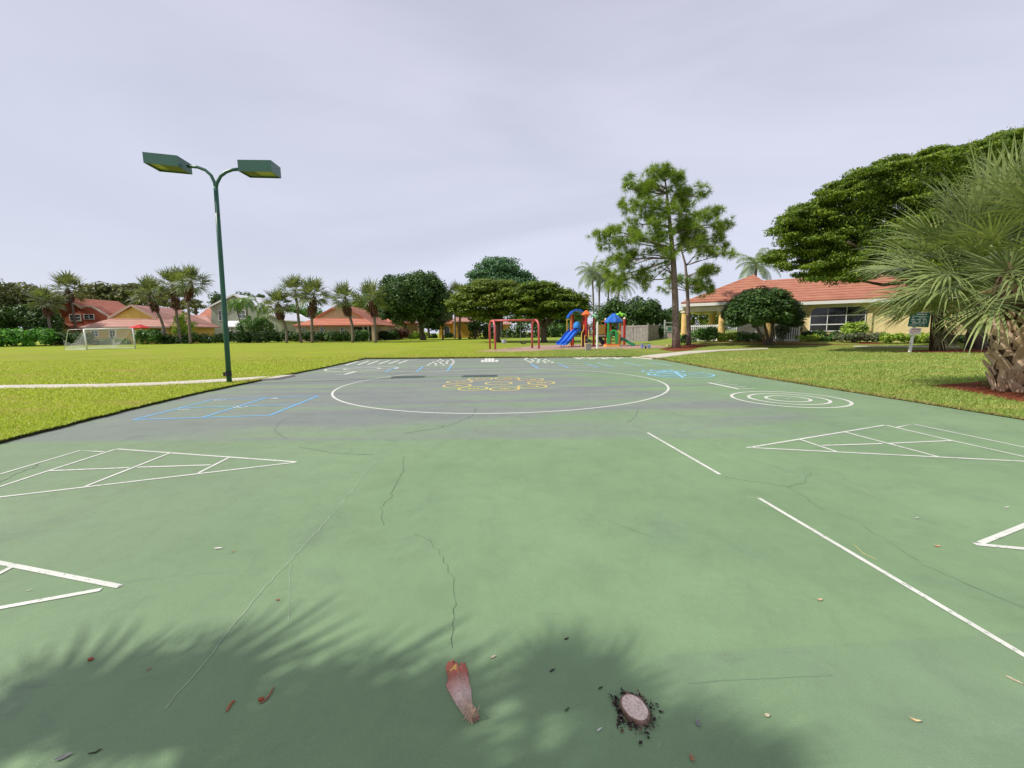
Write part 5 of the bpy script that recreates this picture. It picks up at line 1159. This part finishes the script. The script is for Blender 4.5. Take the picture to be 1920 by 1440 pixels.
for f_, kind in ((.27,'b'),(.72,'s')):
    c = tops[0].lerp(tops[1], f_); zl = .62 if kind == 's' else .78
    b = MB()
    for sx_ in (-.26,.26): b.tube([c+Vector((sx_,0,-.05)), Vector((c.x+sx_*.9, c.y, zl+.12))], .011, 4)
    o = b.build('swing_chains', chain_m, t); b = MB()
    if kind == 's': b.tube([Vector((c.x+.25*math.cos(a), c.y, zl+.12-.2*math.sin(a))) for a in np.linspace(0, pi, 9)], .05, 8)
    else: b.lathe((c.x,c.y,zl-.2), [(.12,0),(.2,.08),(.22,.34),(.19,.34),(.15,.1)], 12)
    b.build('swing_seat', black_rub if kind == 's' else M('pale_bucket_seat', (.42,.5,.5), (.35,.42,.42), 6, .5), o)
# ================================================================== PLAY STRUCTURE
def plast(n, c): return M(n, c, tuple(x*.85 for x in c), 1.5, .32, .45)
red_p, orange_p, blue_p, lblue_p, green_p, dgreen_p, yellow_p, purple_p = plast('red_post', (.52,.035,.03)), plast('orange_plastic', (.75,.16,.03)), plast('blue_plastic', (.02,.13,.62)), plast('light_blue_plastic', (.03,.25,.65)), plast('green_plastic', (.04,.42,.1)), plast('dark_green_plastic', (.015,.22,.09)), plast('yellow_plastic', (.8,.5,.1)), plast('purple_panel', (.25,.16,.4))
deck_m = M('dark_deck', (.04,.035,.04), (.06,.05,.055), 8, .7)
Y = 38; t = thing('play_structure', 'colourful play structure with blue double slide, orange roof and yellow bridge', 'playground', (W(1095,648,Y).x, Y, lawn_z(7,Y)))
gz = lawn_z(7, Y)
def post(px, ptop, dy, mat, r_=.085, cap=None, nm='post'):
    p = W(px, ptop, Y+dy); b = MB(); b.tube([Vector((p.x,p.y,gz-.05)), p], r_, 12); o = b.build(nm, mat, t)
    if cap: b = MB(); b.lathe(p, [(r_*1.1,-.01),(r_*1.1,.05),(r_*.7,.15),(r_*.2,.19)], 10); b.build('cap', cap, o)
for px, pt, dy, mm in ((1071.5,588,-.6,orange_p),(1075,590,.6,red_p),(1094,586,.6,red_p),(1096.5,590,-.6,red_p)): post(px, pt, dy, mm, .1 if mm is orange_p else .085)
post(1099.5, 592, -.9, red_p, .1, cream)
post(1113.6, 596, -.7, red_p, .1); post(1135.4, 600, -.4, red_p, .085, cream); post(1171.2, 598, .9, red_p, .12, cream); post(1163, 596, 1.6, red_p, .09)
arc = [(1066.6,592.6),(1070,587.5),(1075,582),(1081,579.2),(1087,579.4),(1092,582),(1096,586)]
b = MB(); ou = [W(x_, y_, Y-.85) for x_, y_ in arc]; n = len(ou); th_ = [Vector((0,0,-.16))]*n
b.add(ou+[p+q for p, q in zip(ou, th_)]+[p+Vector((0,1.7,0)) for p in ou]+[p+q+Vector((0,1.7,0)) for p, q in zip(ou, th_)],
 [(i,i+1,2*n+i+1,2*n+i) for i in range(n-1)]+[(n+i,3*n+i,3*n+i+1,n+i+1) for i in range(n-1)]+[(i,n+i,n+i+1,i+1) for i in range(n-1)]+[(2*n+i,2*n+i+1,3*n+i+1,3*n+i) for i in range(n-1)]+[(0,2*n,3*n,n),(n-1,2*n-1,4*n-1,3*n-1)])
b.build('arched_roof', blue_p, t)
c = W(1099.5, 590.5, Y-.9); b = MB(); b.lathe(c, [(.1,-.28),(.16,-.2),(.28,-.02),(.47,.0),(.47,.05),(.22,.28),(.05,.42)], 6); b.build('funnel_roof', orange_p, t)
def palm_top(px, py, dy, sc_, mat):
    c = W(px, py, Y+dy); b = MB()
    for i in range(7):
        a = 2*pi*i/7+.3; d = Vector((math.cos(a), math.sin(a), 0)); s_ = Vector((-d.y, d.x, 0)); q = []
        for k_ in range(5):
            u_ = k_/4; w2 = .13*sc_*math.sin(pi*(.15+.8*u_)); p = c+d*.48*sc_*u_+Vector((0,0,(.16*math.sin(pi*u_*.75)-.22*u_*u_)*sc_)); q.append((p-s_*w2, p+s_*w2))
        vs2 = [x_ for pr in q for x_ in pr]; b.add(vs2+[x_-Vector((0,0,.05*sc_)) for x_ in vs2], [(2*k_,2*k_+2,2*k_+3,2*k_+1) for k_ in range(4)]+[(10+2*k_,11+2*k_,13+2*k_,12+2*k_) for k_ in range(4)]+[(2*k_,10+2*k_,12+2*k_,2*k_+2) for k_ in range(4)]+[(2*k_+1,2*k_+3,13+2*k_,11+2*k_) for k_ in range(4)])
    b.lathe(c, [(.12*sc_,-.12*sc_),(.14*sc_,.0),(.05*sc_,.22*sc_)], 8); b.build('palm_topper', mat, t)
palm_top(1113.6, 592.5, -.7, .85, plast('mint_plastic', (.2,.62,.25))); palm_top(1163, 590, 1.6, 1.35, plast('lime_plastic', (.22,.6,.04)))
b = MB(); b.lathe(W(1082,610.5,Y-.75), [(.34,-.2),(.36,0),(.3,.2),(.16,.33),(.03,.37)], 14); b.build('bubble_panel', lblue_p, t)
b = MB(); b.prism([W(1074.5,626,Y-.62), W(1074.5,608,Y-.62), W(1080,611,Y-.62), W(1080,626,Y-.62)], (0,.06,0)); b.prism([W(1091,626,Y-.64), W(1091,602,Y-.64), W(1095,602,Y-.64), W(1095,626,Y-.64)], (0,.06,0)); b.build('side_panel', red_p, t)
b = MB(); dk = W(1083,626,Y); b.box((dk.x, Y, dk.z), (1.35,1.35,.1)); dk2 = W(1118,628,Y); b.beam(W(1097,628,Y), W(1150,628,Y), 1.0, .1); b.build('deck', deck_m, t)
# slides
def slide(top_px, bot_px, y0, y1, wd, mat, nm, lanes=1):
    p0, p1 = W(*top_px, Y+y0), W(*bot_px, Y+y1); d = (p1-p0); h = Vector((d.x,d.y,0)).normalized(); s_ = Vector((-h.y,h.x,0)); pts = []
    for i in range(11):
        u_ = i/10; z = p0.z+(p1.z-p0.z)*(u_**.92 if u_ < .85 else u_+.0); p = p0.lerp(p1, u_); p.z = p0.z+(p1.z-p0.z)*(3*u_*u_-2*u_**3*.95)/(3-1.9); pts.append(p)
    prof = []
    for l in range(lanes):
        o_ = -wd*lanes/2+wd*l; prof += [(o_+.02,.2),(o_+.08,.19),(o_+.12,.02),(o_+wd-.12,.02),(o_+wd-.08,.19),(o_+wd-.02,.2)]
    prof += [(wd*lanes/2,-.06),(-wd*lanes/2,-.06)]; n = len(prof); b = MB(); vs2 = [p+s_*a+Vector((0,0,z)) for p in pts for a, z in prof]
    b.add(vs2, [(i*n+j, i*n+(j+1)%n, (i+1)*n+(j+1)%n, (i+1)*n+j) for i in range(10) for j in range(n)]+[tuple(range(n))[::-1], tuple(range(10*n, 11*n))]); o = b.build(nm, mat, t)
    b = MB()
    for a in (-.3,.3): b.tube([pts[9]+s_*a*wd+Vector((0,0,-.05)), Vector((*(pts[9]+s_*a*wd)[:2], gz-.02))], .03, 6)
    b.build('slide_leg', dark_metal, o)
slide((1080,619.5), (1052,645.5), -.7, -1.9, .62, blue_p, 'double_slide', 2)
slide((1163,636.5), (1191,648.5), -1.2, -1.6, .5, dgreen_p, 'green_slide')
# rails, bridge, stairs
b = MB(); n = 12
for i in range(n+1):
    x_ = 1120+15*i/n; p0, p1 = W(x_,627,Y-.45), W(x_,609.5,Y-.45); b.tube([p0,p1], .034, 6)
for py in (609.5,627): b.beam(W(1119.5,py,Y-.45), W(1135.5,py,Y-.45), .06, .07)
b.build('bridge_railing', yellow_p, t)
b = MB()
for i in range(9):
    x_ = 1103+17*i/8; b.tube([W(x_,627,Y+.5), W(x_,610,Y+.5)], .022, 6)
for py in (610,627): b.beam(W(1102,py,Y+.5), W(1136,py,Y+.5), .06, .07)
b.build('rear_railing', cream, t)
b = MB(); b.prism([W(1101,627,Y-.5), W(1101,609.5,Y-.5), W(1107,609.5,Y-.5), W(1107,627,Y-.5)], (0,.06,0)); b.build('purple_panel', purple_p, t)
b = MB(); b.beam(W(1104,629.5,Y-.52), W(1136,629.5,Y-.52), .06, .12); b.build('bridge_beam', cream, t)
for pts in ([(1090.5,652.5,-2.),(1090.5,625,-1.9),(1094.5,618,-1.),(1095,609,-.7)], [(1096.5,653,-2.1),(1096.5,629,-2.),(1099,628.5,-1.8),(1104,632,-1.4),(1103.5,612,-.7),(1108,610,-.6)], [(1063.2,628,-.6),(1063.2,598.5,-.6),(1072,598.3,-.6)], [(1127.2,609,-.4),(1127.2,602.3,-.4),(1135.5,602.3,-.4)]):
    b = MB(); b.tube([W(x_,y_,Y+dy) for x_,y_,dy in pts], .035, 8); b.build('handrail', yellow_p, t, smooth=False)
b = MB()
for i in range(5):
    p = W(1097,644-i*3.6,Y-1.9+i*.26); b.box((p.x, p.y, p.z), (.5,.3,.05))
b.beam(W(1092,649,Y-2.1), W(1092,628,Y-.7), .05, .2); b.beam(W(1102,649,Y-2.1), W(1102,628,Y-.7), .05, .2); b.build('stairs', deck_m, t)
b = MB(); pr = [(1122,631),(1126,631),(1135,641),(1135,647),(1131.5,647),(1122,636)]; b.prism([W(x_,y_,Y-.3) for x_,y_ in pr], (0,.7,0)); b.build('arch_climber', plast('dark_blue_climber', (.02,.025,.07)), t)
# toddler tower
c = W(1151, 597, Y-1.2); b = MB(); pr = [(.78,-.38),(.8,-.30),(.6,-.02),(.28,.28),(.1,.42),(.03,.45)]; n = 24; vs2 = []
for r_, z in pr:
    for j in range(n): a = 2*pi*j/n; q = r_*(1+.045*math.cos(8*a)); vs2.append(c+Vector((q*math.cos(a), q*math.sin(a), z+.02*math.cos(8*a))))
b.add(vs2, [(i*n+j,i*n+(j+1)%n,(i+1)*n+(j+1)%n,(i+1)*n+j) for i in range(5) for j in range(n)]+[tuple(range(n))[::-1], tuple(range(5*n,6*n))]); b.build('umbrella_roof', plast('ribbed_blue', (.02,.14,.58)), t)
for px, dy, mm in ((1140.8,-1.6,green_p),(1160.6,-1.6,green_p),(1145.5,-.7,red_p),(1157.5,-.7,purple_p)): post(px, 601, dy, mm, .07)
b = MB()
for x0, x1, y0 in ((1138.5,1144.5,622),(1154,1159,621)): b.prism([W(x0,645,Y-1.8), W(x0,y0+2,Y-1.8), W((x0+x1)/2,y0,Y-1.8), W(x1,y0+2,Y-1.8), W(x1,645,Y-1.8)], (0,.12,0))
ag = [W(1151+7*math.cos(a), 624-6.5*math.sin(a), Y-1.7) for a in np.linspace(0, pi, 10)]; ai2 = [W(1151+4.2*math.cos(a), 625-3.5*math.sin(a), Y-1.7) for a in np.linspace(pi, 0, 10)]
b.prism(ag+ai2, (0,.12,0)); b.build('toddler_panel', green_p, t)
c = W(1150, 630, Y-1.74); b = MB(); b.tube([c+Vector((.2*math.cos(a), 0, .2*math.sin(a))) for a in np.linspace(0, 2*pi, 17)], .05, 8); b.build('porthole_ring', dgreen_p, t)
b = MB(); b.prism([W(x_,y_,Y-1.75) for x_,y_ in ((1157.5,645),(1157.5,621),(1160,618.5),(1164.5,622),(1164,627),(1161.5,628),(1161.5,645))], (0,.2,0)); b.build('yellow_panel', yellow_p, t)
p0, p1 = W(1136.8,647.5,Y-1.9), W(1161,647.5,Y-1.9); b = MB(); b.beam(p0+Vector((0,.4,0)), p1+Vector((0,.4,0)), 1.1, .24); b.build('red_base', plast('red_base_plastic', (.7,.04,.02)), t)
p0, p1 = W(1136,652,Y-2.1), W(1161,652,Y-2.1); p0.z = p1.z = gz+.08; b = MB(); b.beam(p0+Vector((0,.4,0)), p1+Vector((0,.4,0)), 1.2, .2); b.build('yellow_step', yellow_p, t)
# small things around the playground
p = L(1119.8, 654.3); top = W(1120.4, 606.5, p.y); t = thing('white_post', 'plain white post standing at the edge of the playground chips', 'post', p)
b = MB(); b.tube([p-Vector((0,0,.1)), top], .085, 10); b.build('shaft', white_paint, t); b = MB(); b.lathe(top, [(.09,0),(.07,.08),(.02,.16)], 10); b.build('cap', cream, t)
p = L(1103.5, 657.3); t = thing('litter_bin', 'square grey litter bin with raised dark hood at the playground edge', 'bin', p); s_ = p.y/F
agg = M('exposed_aggregate', (.42,.38,.34), (.2,.18,.16), 60, .95); zt2 = W(1103,645.3,p.y).z-p.z
b = MB(); b.box(p+Vector((0,.2,zt2/2)), (9.6*s_,9.6*s_,zt2)); b.build('body', agg, t); b = MB(); b.box(p+Vector((0,.2,zt2+.03)), (10.4*s_,10.4*s_,.05)); b.build('rim', cream, t)
b = MB()
for sx_ in (-.2,.2): b.tube([p+Vector((sx_,.2,zt2+.05)), p+Vector((sx_,.2,zt2+.24))], .02, 6)
b.lathe(p+Vector((0,.2,zt2+.2)), [(.27,0),(.26,.06),(.15,.16),(.03,.19)], 14); b.build('hood', dark_metal, t)
p = L(1210.5, 653.8); s_ = p.y/F; t = thing('seesaw', 'small blue seesaw rider on the chips right of the green slide', 'seesaw', p); bl2 = plast('faded_blue_plastic', (.2,.28,.55))
b = MB(); b.beam(p+Vector((-8*s_,0,.22)), p+Vector((8.3*s_,0,.2)), .16, .07); b.build('beam', lblue_p, t)
b = MB(); b.prism([p+Vector((x_*s_,-.1,z_)) for x_, z_ in ((-8.2,.05),(-7.6,.46),(-5.8,.42),(-5.2,.25),(-4.8,.05))], (0,.2,0)); b.build('seat', bl2, t)
b = MB(); b.prism([p+Vector((x_*s_,-.1,z_)) for x_, z_ in ((5,.05),(4.8,.3),(8,.36),(8.4,.05))], (0,.2,0)); b.build('seat', bl2, t)
b = MB(); b.tube([p+Vector((0,0,-.02)), p+Vector((0,0,.2))], .07, 8); b.build('spring', dark_metal, t)
p = L(1282, 648); Yb = p.y; t = thing('bench', 'dark slatted park bench between the two pine trunks', 'bench', p); bm_ = M('dark_green_slat', (.02,.04,.035), (.03,.05,.045), 9, .6)
dirb = Vector((.55,.83,0)); out_ = Vector((-.83,.55,0))
b = MB()
for i in range(4): q = p+out_*(.12+.11*i)+Vector((0,0,.45)); b.beam(q-dirb*.75, q+dirb*.75, .085, .035)
b.build('seat', bm_, t); b = MB()
for i in range(4): q = p+out_*(.04-.05*i)+Vector((0,0,.56+.11*i)); b.beam(q-dirb*.75, q+dirb*.75, .03, .09)
b.build('backrest', bm_, t)
for sg in (-.6,.6):
    for f_ in (.06,.44): b = MB(); q = p+out_*f_+dirb*sg; b.tube([Vector((q.x,q.y,p.z-.03)), Vector((q.x,q.y,p.z+.44))], .025, 6); b.build('leg', dark_metal, t)
p = L(1258, 648.6); b = MB(); b.beam(p+Vector((-.35,0,.05)), p+Vector((.3,.1,.05)), .28, .08); tag(b.build('timber_offcut', M('pale_timber', (.68,.5,.3), (.6,.42,.24), 9, .8), None, p), 'pale timber board lying on the mulch left of the tall pine', 'board')
# leaning sign
p = L(1706, 660.6); Y = p.y; t = thing('notice_sign', 'green notice board and small white notice on a leaning white post before the fan palms', 'sign', p)
b = MB(); b.beam(p-Vector((.02,0,.1)), W(1716.5,600,Y), .115, .1, (0,1,0)); b.build('post', white_paint, t)
def board(nm, q, mat, Yo, th=.03): b = MB(); b.prism([W(x_,y_,Y+Yo) for x_,y_ in q], (0,th,0)); return b.build(nm, mat, t)
gq = [(1702.6,611.8),(1708.5,585.5),(1745.3,586.7),(1740.6,613.2)]
board('board_edge', [(1702,612.4),(1708,584.9),(1746,586.1),(1741.2,613.9)], white_paint, -.105, .02)
o = board('green_board', gq, M('sign_green', (.02,.12,.09), (.017,.1,.075), 3, .5), -.135)
def marks(q, rows, mat, nm, par, seed, Yo, hh=.3):
    rg = random.Random(seed); b = MB(); bl0, tl0, tr0, br0 = [Vector((x_,y_,0)) for x_,y_ in q]
    for (v0, a0, a1, hgt) in rows:
        x_ = a0
        while x_ < a1:
            wl_ = rg.uniform(.02,.055); x2 = min(a1, x_+wl_); f_ = lambda a, v_: (bl0.lerp(br0,a)).lerp(tl0.lerp(tr0,a), v_)
            if rg.random() < .86: b.add([W(*f_(x_,v0)[:2],Y+Yo), W(*f_(x2,v0)[:2],Y+Yo), W(*f_(x2,v0+hgt)[:2],Y+Yo), W(*f_(x_,v0+hgt)[:2],Y+Yo)], [(0,1,2,3)])
            x_ = x2+rg.uniform(.012,.03)
    b.build(nm, mat, par)
marks(gq, [(.84,.3,.82,.07),(.70,.12,.9,.05),(.60,.12,.8,.05),(.46,.1,.92,.08),(.34,.12,.9,.07),(.22,.12,.85,.08),(.1,.1,.8,.04)], white_paint, 'board_lettering', o, 4, -.1385)
wq = [(1704,627),(1706.4,614.2),(1728,615.2),(1726,627.6)]; o = board('white_notice', wq, M('notice_white', (.78,.74,.74)), -.135)
marks(wq, [(.66,.12,.92,.2),(.4,.1,.9,.12),(.18,.1,.85,.1)], M('notice_red', (.5,.06,.1)), 'notice_lettering', o, 9, -.1385)
# ================================================================== THINGS ON THE COURT
st = [((440,400),(745,388)),((452,470),(770,450)),((474,540),(795,550)),((478,620),(800,640)),((445,692),(812,700)),((485,765),(830,770)),((540,870),(836,880)),((600,970),(850,970)),((655,1050),(872,1035)),((705,1120),(905,1095)),((762,1190),(935,1135)),((842,1252),(960,1190))]
zz = lambda p: (780+p[0]/8, 1200+p[1]/8)
lc, rc = [G(*zz(a)) for a, q in st], [G(*zz(q)) for a, q in st]; nS, nC = len(st), 13; vs2 = []; ctr = (lc[5]+rc[5])/2
for i in range(nS):
    hc = .016+.034*(i/(nS-1))**1.4
    for j in range(nC):
        s_ = j/(nC-1); e_ = abs(2*s_-1); z = hc*(1-e_**2.4)+.012*math.exp(-((s_-.52)/.07)**2)*(1 if 2 < i < 10 else .3)+.004+random.uniform(-.0015,.0015)
        p = lc[i].lerp(rc[i], s_)
        if i == 0: p = p+(lc[0]-lc[1]).normalized()*(.016*random.uniform(-.6,1.3)+(.02 if j in (4,5) else 0)-(.03 if j == 8 else 0))
        vs2.append(p+Vector((0,0,z)))
nb = len(vs2); vs2 += [Vector((p.x,p.y,.0015)) for p in vs2]
fs = [(i*nC+j,i*nC+j+1,(i+1)*nC+j+1,(i+1)*nC+j) for i in range(nS-1) for j in range(nC-1)]
rimi = [i*nC for i in range(nS)]+[(nS-1)*nC+j for j in range(1,nC)]+[i*nC+nC-1 for i in range(nS-2,-1,-1)]+[j for j in range(nC-2,0,-1)]
fs += [(a,b_,b_+nb,a+nb) for a, b_ in zip(rimi, rimi[1:]+rimi[:1])]
k = N('palm_boot'); x, y, z = k.sep(); ax_ = ((lc[-1]+rc[-1])/2-(lc[0]+rc[0])/2); Lg = ax_.length; an = ax_/Lg
al = k.math('ADD', k.math('MULTIPLY', x, an.x/Lg), k.math('MULTIPLY', y, an.y/Lg)); al = k.math('ADD', al, .45)
al2 = k.math('ADD', al, k.math('MULTIPLY', k.math('SUBTRACT', k.noise(18, 4), .5), .18))
rz_ = math.atan2(an.y, an.x)
fib = k.noise(9, 5, k.mapped((1, 12, 12), (0, 0, -rz_)), .6)
col = k.ramp(al2, [(0., (0.414,0.127,0.081)), (.22, (0.380,0.127,0.092)), (.42, (0.560,0.336,0.280)), (.62, (0.658,0.490,0.434)), (.85, (0.504,0.350,0.266)), (1., (0.462,0.308,0.210))])
col = k.mix(k.sstep(fib, .45, .7, 0., .5), col, (.2,.1,.075)); col = k.mix(k.math('MULTIPLY', k.sstep(k.noise(42, 3), .62, .68), k.sstep(al, .2, .5, 1., .15)), col, (.05,.025,.02))
col = k.mix(k.math('MULTIPLY', k.sstep(k.noise(26, 2), .6, .68), k.sstep(al, .12, .28, 1., 0.)), col, (.62,.36,.1))
bootmat = k.done(k.bsdf(col, .7, .25, 0., k.bump(fib, .6, .004)))
t = thing('palm_leaf_base', 'torn reddish palm leaf base lying in the shade on the court', 'palm debris', ctr); b = MB(); b.add(vs2, fs); b.build('sheath', bootmat, t, smooth=False)
b = MB(); e0, e1 = lc[-1]+Vector((0,0,.004)), rc[-1]+Vector((0,0,.012)); apex_ = lc[-2].lerp(rc[-2], .5)+Vector((0,0,.062))+an*.004; b.add([e0+an*.004, e1+an*.004, apex_+an*.006, e0+Vector((0,0,.02))], [(0,1,2),(0,2,3)]); b.build('cut_end', M('fibrous_cut', (.33,.2,.14), (.16,.08,.06), 120, .9), t)
b = MB()
for q in ((740,1185),(775,1205),(800,1235),(825,1250),(850,1255),(925,1075)):
    p = G(*zz(q)); d = Vector((random.uniform(-.6,.2), random.uniform(-1,-.2), .2)).normalized()*.012
    if q[0] > 900: d = Vector((.008,.012,.012))
    b.tube([p+Vector((0,0,.006)), p+d+Vector((0,0,.004))], [.002,.0006], 5)
b.build('spines', M('pale_spines', (.6,.48,.36)), t)
# cut stump
sc0 = G(1190, 1333); t = thing('cut_stump', 'round cut stump set flush in the court with dark root fibres around it', 'tree stump', sc0)
def blobring(rx, ry, rot, n, jit): return [Vector(((rx*(1+random.uniform(-jit,jit)))*math.cos(a)*math.cos(rot)-ry*math.sin(a)*math.sin(rot), rx*math.cos(a)*math.sin(rot)+ry*math.sin(a)*math.cos(rot), 0)) for a in np.linspace(0, 2*pi, n, endpoint=False)]
ro = blobring(.046,.06,.35,26,.04); b = MB(); n = len(ro); b.add([sc0+p*1.16 for p in ro]+[sc0+p*1.12+Vector((0,0,.016)) for p in ro]+[sc0+p*1.0+Vector((0,0,.019)) for p in ro], [(i,(i+1)%n,n+(i+1)%n,n+i) for i in range(n)]+[(n+i,n+(i+1)%n,2*n+(i+1)%n,2*n+i) for i in range(n)]); b.build('bark_ring', M('stump_bark', (.3,.2,.155), (.12,.065,.045), 60, .95, .1, .6, 90, .004), t)
b = MB(); b.add([sc0+p*1.0+Vector((0,0,.018)) for p in ro]+[sc0+p*.8+Vector((0,0,.0205)) for p in ro]+[sc0+Vector((0,0,.020))], [(i,(i+1)%n,n+(i+1)%n,n+i) for i in range(n)]+[(n+i,n+(i+1)%n,2*n) for i in range(n)])
k = N('cut_wood'); vv = k.n('ShaderNodeTexNoise'); k.set(vv.inputs['Vector'], k.coord()); vv.inputs['Scale'].default_value = 90; vv.inputs['Detail'].default_value = 5
col = k.ramp(vv.outputs['Fac'], [(.3, (.42,.31,.25)), (.5, (.66,.53,.45)), (.7, (.72,.6,.52))]); b.build('cut_face', k.done(k.bsdf(col, .85, .15, 0., k.bump(vv.outputs['Fac'], .5, .003))), t)
V = []; 
for i in range(300):
    a = random.uniform(0, 2*pi); rr_ = .05+abs(random.gauss(0,.011))*(1.5+math.sin(3*a+1)+.6*math.sin(7*a))+(.05*random.random()**2 if -1.1 < math.atan2(math.sin(a+.5),math.cos(a+.5)) < .5 else .012*random.random())
    el = 1.2 if math.cos(a) < 0 else 1.; p = sc0+Vector((rr_*math.cos(a)*el*.95, rr_*math.sin(a)*1.12, random.uniform(.002,.012))); d = Vector((math.cos(a+random.gauss(0,1.6)), math.sin(a+random.gauss(0,.9)), random.gauss(0,.25)))*random.uniform(.002,.010); s_ = Vector((-d.y,d.x,0))*random.uniform(.2,.8)
    V += [p-d, p-s_, p+d, p+s_]
k = N('root_fibres'); r_ = k.n('ShaderNodeNewGeometry').outputs['Random Per Island']; fib_m = k.done(k.bsdf(k.ramp(r_, [(0., (.012,.01,.009)), (.7, (.04,.03,.025)), (.9, (.16,.09,.05)), (1., (.3,.3,.27))]), .9, .2))
fast('root_fibres', [tuple(p) for p in V], 4, fib_m, t)['kind'] = 'stuff'
# leaves, twigs and seeds
def leaf(px, py, ln, wd, rot, col, label, name='fallen_leaf', curl=.25, cat='leaf'):
    c = G(px, py); n = 8; b = MB(); vs2 = []; d = Vector((math.cos(rot), math.sin(rot), 0)); s_ = Vector((-d.y, d.x, 0))
    for i in range(n+1):
        u_ = i/n; ww = wd*.5*math.sin(pi*min(.98,.03+u_*.95))**.7*(1-.25*u_); z = .003+curl*ln*(2*u_-1)**2*.5
        for sg, zz2 in ((-1,.18),(0,0),(1,.22)): vs2.append(c+d*ln*(u_-.5)+s_*ww*sg+Vector((0,0,z+zz2*wd*(ww/wd*2))))
    b.add(vs2, [(3*i+j,3*i+3+j,3*i+4+j,3*i+1+j) for i in range(n) for j in range(2)]); o = b.build(name, M('leaf_'+name, col, tuple(x_*.6 for x_ in col), 60, .7), None, c); return tag(o, label, cat)
def twig(pxs, r_, col, label, name='twig', cat='twig'):
    P = [G(*p)+Vector((0,0,r_+.001)) for p in pxs]; P2 = []
    for a, q in zip(P, P[1:]): P2 += [a, a.lerp(q,.5)+Vector((random.gauss(0,.0015),random.gauss(0,.0015),.001))]
    P2.append(P[-1]); b = MB(); b.tube(P2, [r_*(.7+.5*math.sin(pi*i/(len(P2)-1))) for i in range(len(P2))], 6); o = b.build(name, M('twig_bark', col, tuple(x_*.6 for x_ in col), 80, .85), None, P[0]); return tag(o, label, cat)
def seed(px, py, r_, col, label):
    c = G(px, py); b = MB(); vs2 = []; n, m_ = 9, 6
    for i in range(m_+1):
        for j in range(n): a, e = 2*pi*j/n, pi*i/m_; q = r_*random.uniform(.88,1.1); vs2.append(c+Vector((q*1.2*math.sin(e)*math.cos(a), q*.9*math.sin(e)*math.sin(a), r_*.6-q*.6*math.cos(e))))
    b.add(vs2, [(i*n+j,i*n+(j+1)%n,(i+1)*n+(j+1)%n,(i+1)*n+j) for i in range(m_) for j in range(n)]); o = b.build('dry_fruit', M('dry_fruit', col, tuple(x_*.55 for x_ in col), 70, .8), None, c, True); return tag(o, label, 'dry fruit')
rb = (.4,.09,.04); tanc = (.62,.46,.3)
seed(170,1238,.0105,rb,'reddish dry fruit at the upper left rim of the left palm shadow'); seed(490,1313,.0105,rb,'reddish dry fruit touching the brown stick in the left shadow')
leaf(521,1126,.022,.013,.3,rb,'single rust-red leaf on the sunlit court above the left shadow'); leaf(280,1256,.022,.008,1.1,(.4,.16,.09),'small brown leaf scrap inside the left palm shadow')
twig([(425,1336),(431,1325),(440,1315)],.004,(.5,.13,.06),'short red-brown stick lying alone in the left shadow','stick','stick'); twig([(487,1321),(498,1314),(506,1304),(514,1290)],.0032,(.36,.15,.08),'curved brown stick beside the dry fruit','stick','stick')
leaf(924,1233,.03,.013,.5,(.62,.5,.38),'pale beige leaf just right of the torn palm leaf base'); twig([(1058,1200),(1066,1197)],.003,(.04,.04,.035),'tiny dark twig at the top edge of the right shadow'); twig([(1031,1261),(1040,1256)],.0032,(.05,.05,.04),'dark twig between the palm leaf base and the right shadow')
leaf(1063,1332,.03,.008,.7,(.05,.09,.035),'dark green leaf sliver left of the cut stump'); leaf(1126,1291,.028,.008,.5,(.035,.025,.02),'black bark chip up and left of the cut stump','bark_chip',.1,'bark chip')
leaf(1438,1343,.024,.017,.2,(.72,.62,.42),'cream leaf right of the right palm shadow'); leaf(1715,1352,.036,.014,-.5,(.66,.5,.26),'curled tan leaf near the lower right corner of the court',curl=.5)
leaf(1536,1126,.034,.02,.1,(.6,.42,.28),'folded tan leaf in the middle right of the sunlit court',curl=.5); leaf(1757,1025,.05,.017,.1,(.66,.38,.2),'small orange leaf left of the right shuffleboard tip')
twig([(1886,1269),(1900,1276),(1918,1284)],.0035,(.5,.42,.3),'straw-coloured twig at the right edge of the court'); leaf(120,1421,.05,.02,.6,(.3,.3,.28),'grey weathered leaf at the bottom left of the court'); twig([(166,1414),(180,1412),(191,1406)],.0024,(.05,.05,.03),'dark curved twig beside the grey leaf')
leaf(1297,1423,.026,.017,1.5,(.42,.2,.1),'brown leaf at the bottom edge of the right palm shadow'); leaf(409,1029,.06,.022,.1,(.75,.72,.66),'white flake on the left of the sunlit court',curl=.1); leaf(438,1035,.035,.01,.4,(.4,.28,.16),'brown scrap beside the white flake')
twig([(1600,1021),(1618,1038),(1645,1051)],.0022,(.5,.48,.2),'long thin straw crossing near the long white line','straw','straw'); leaf(1308,1357,.032,.016,1.4,(.25,.25,.25),'grey feathery scrap right of the cut stump'); leaf(1124,1369,.026,.008,.6,(.75,.75,.7),'white paper scrap lower left of the cut stump','paper_scrap',.1,'scrap')
leaf(1888,952,.05,.02,.2,(.72,.72,.62),'pale flake above the right shuffleboard tip',curl=.1); leaf(1719,972,.05,.016,.3,(.6,.6,.5),'pale grass flake right of the long crack',curl=.1); leaf(54,1108,.03,.01,.3,(.6,.55,.45),'pale scrap inside the lower left white triangle',curl=.1)
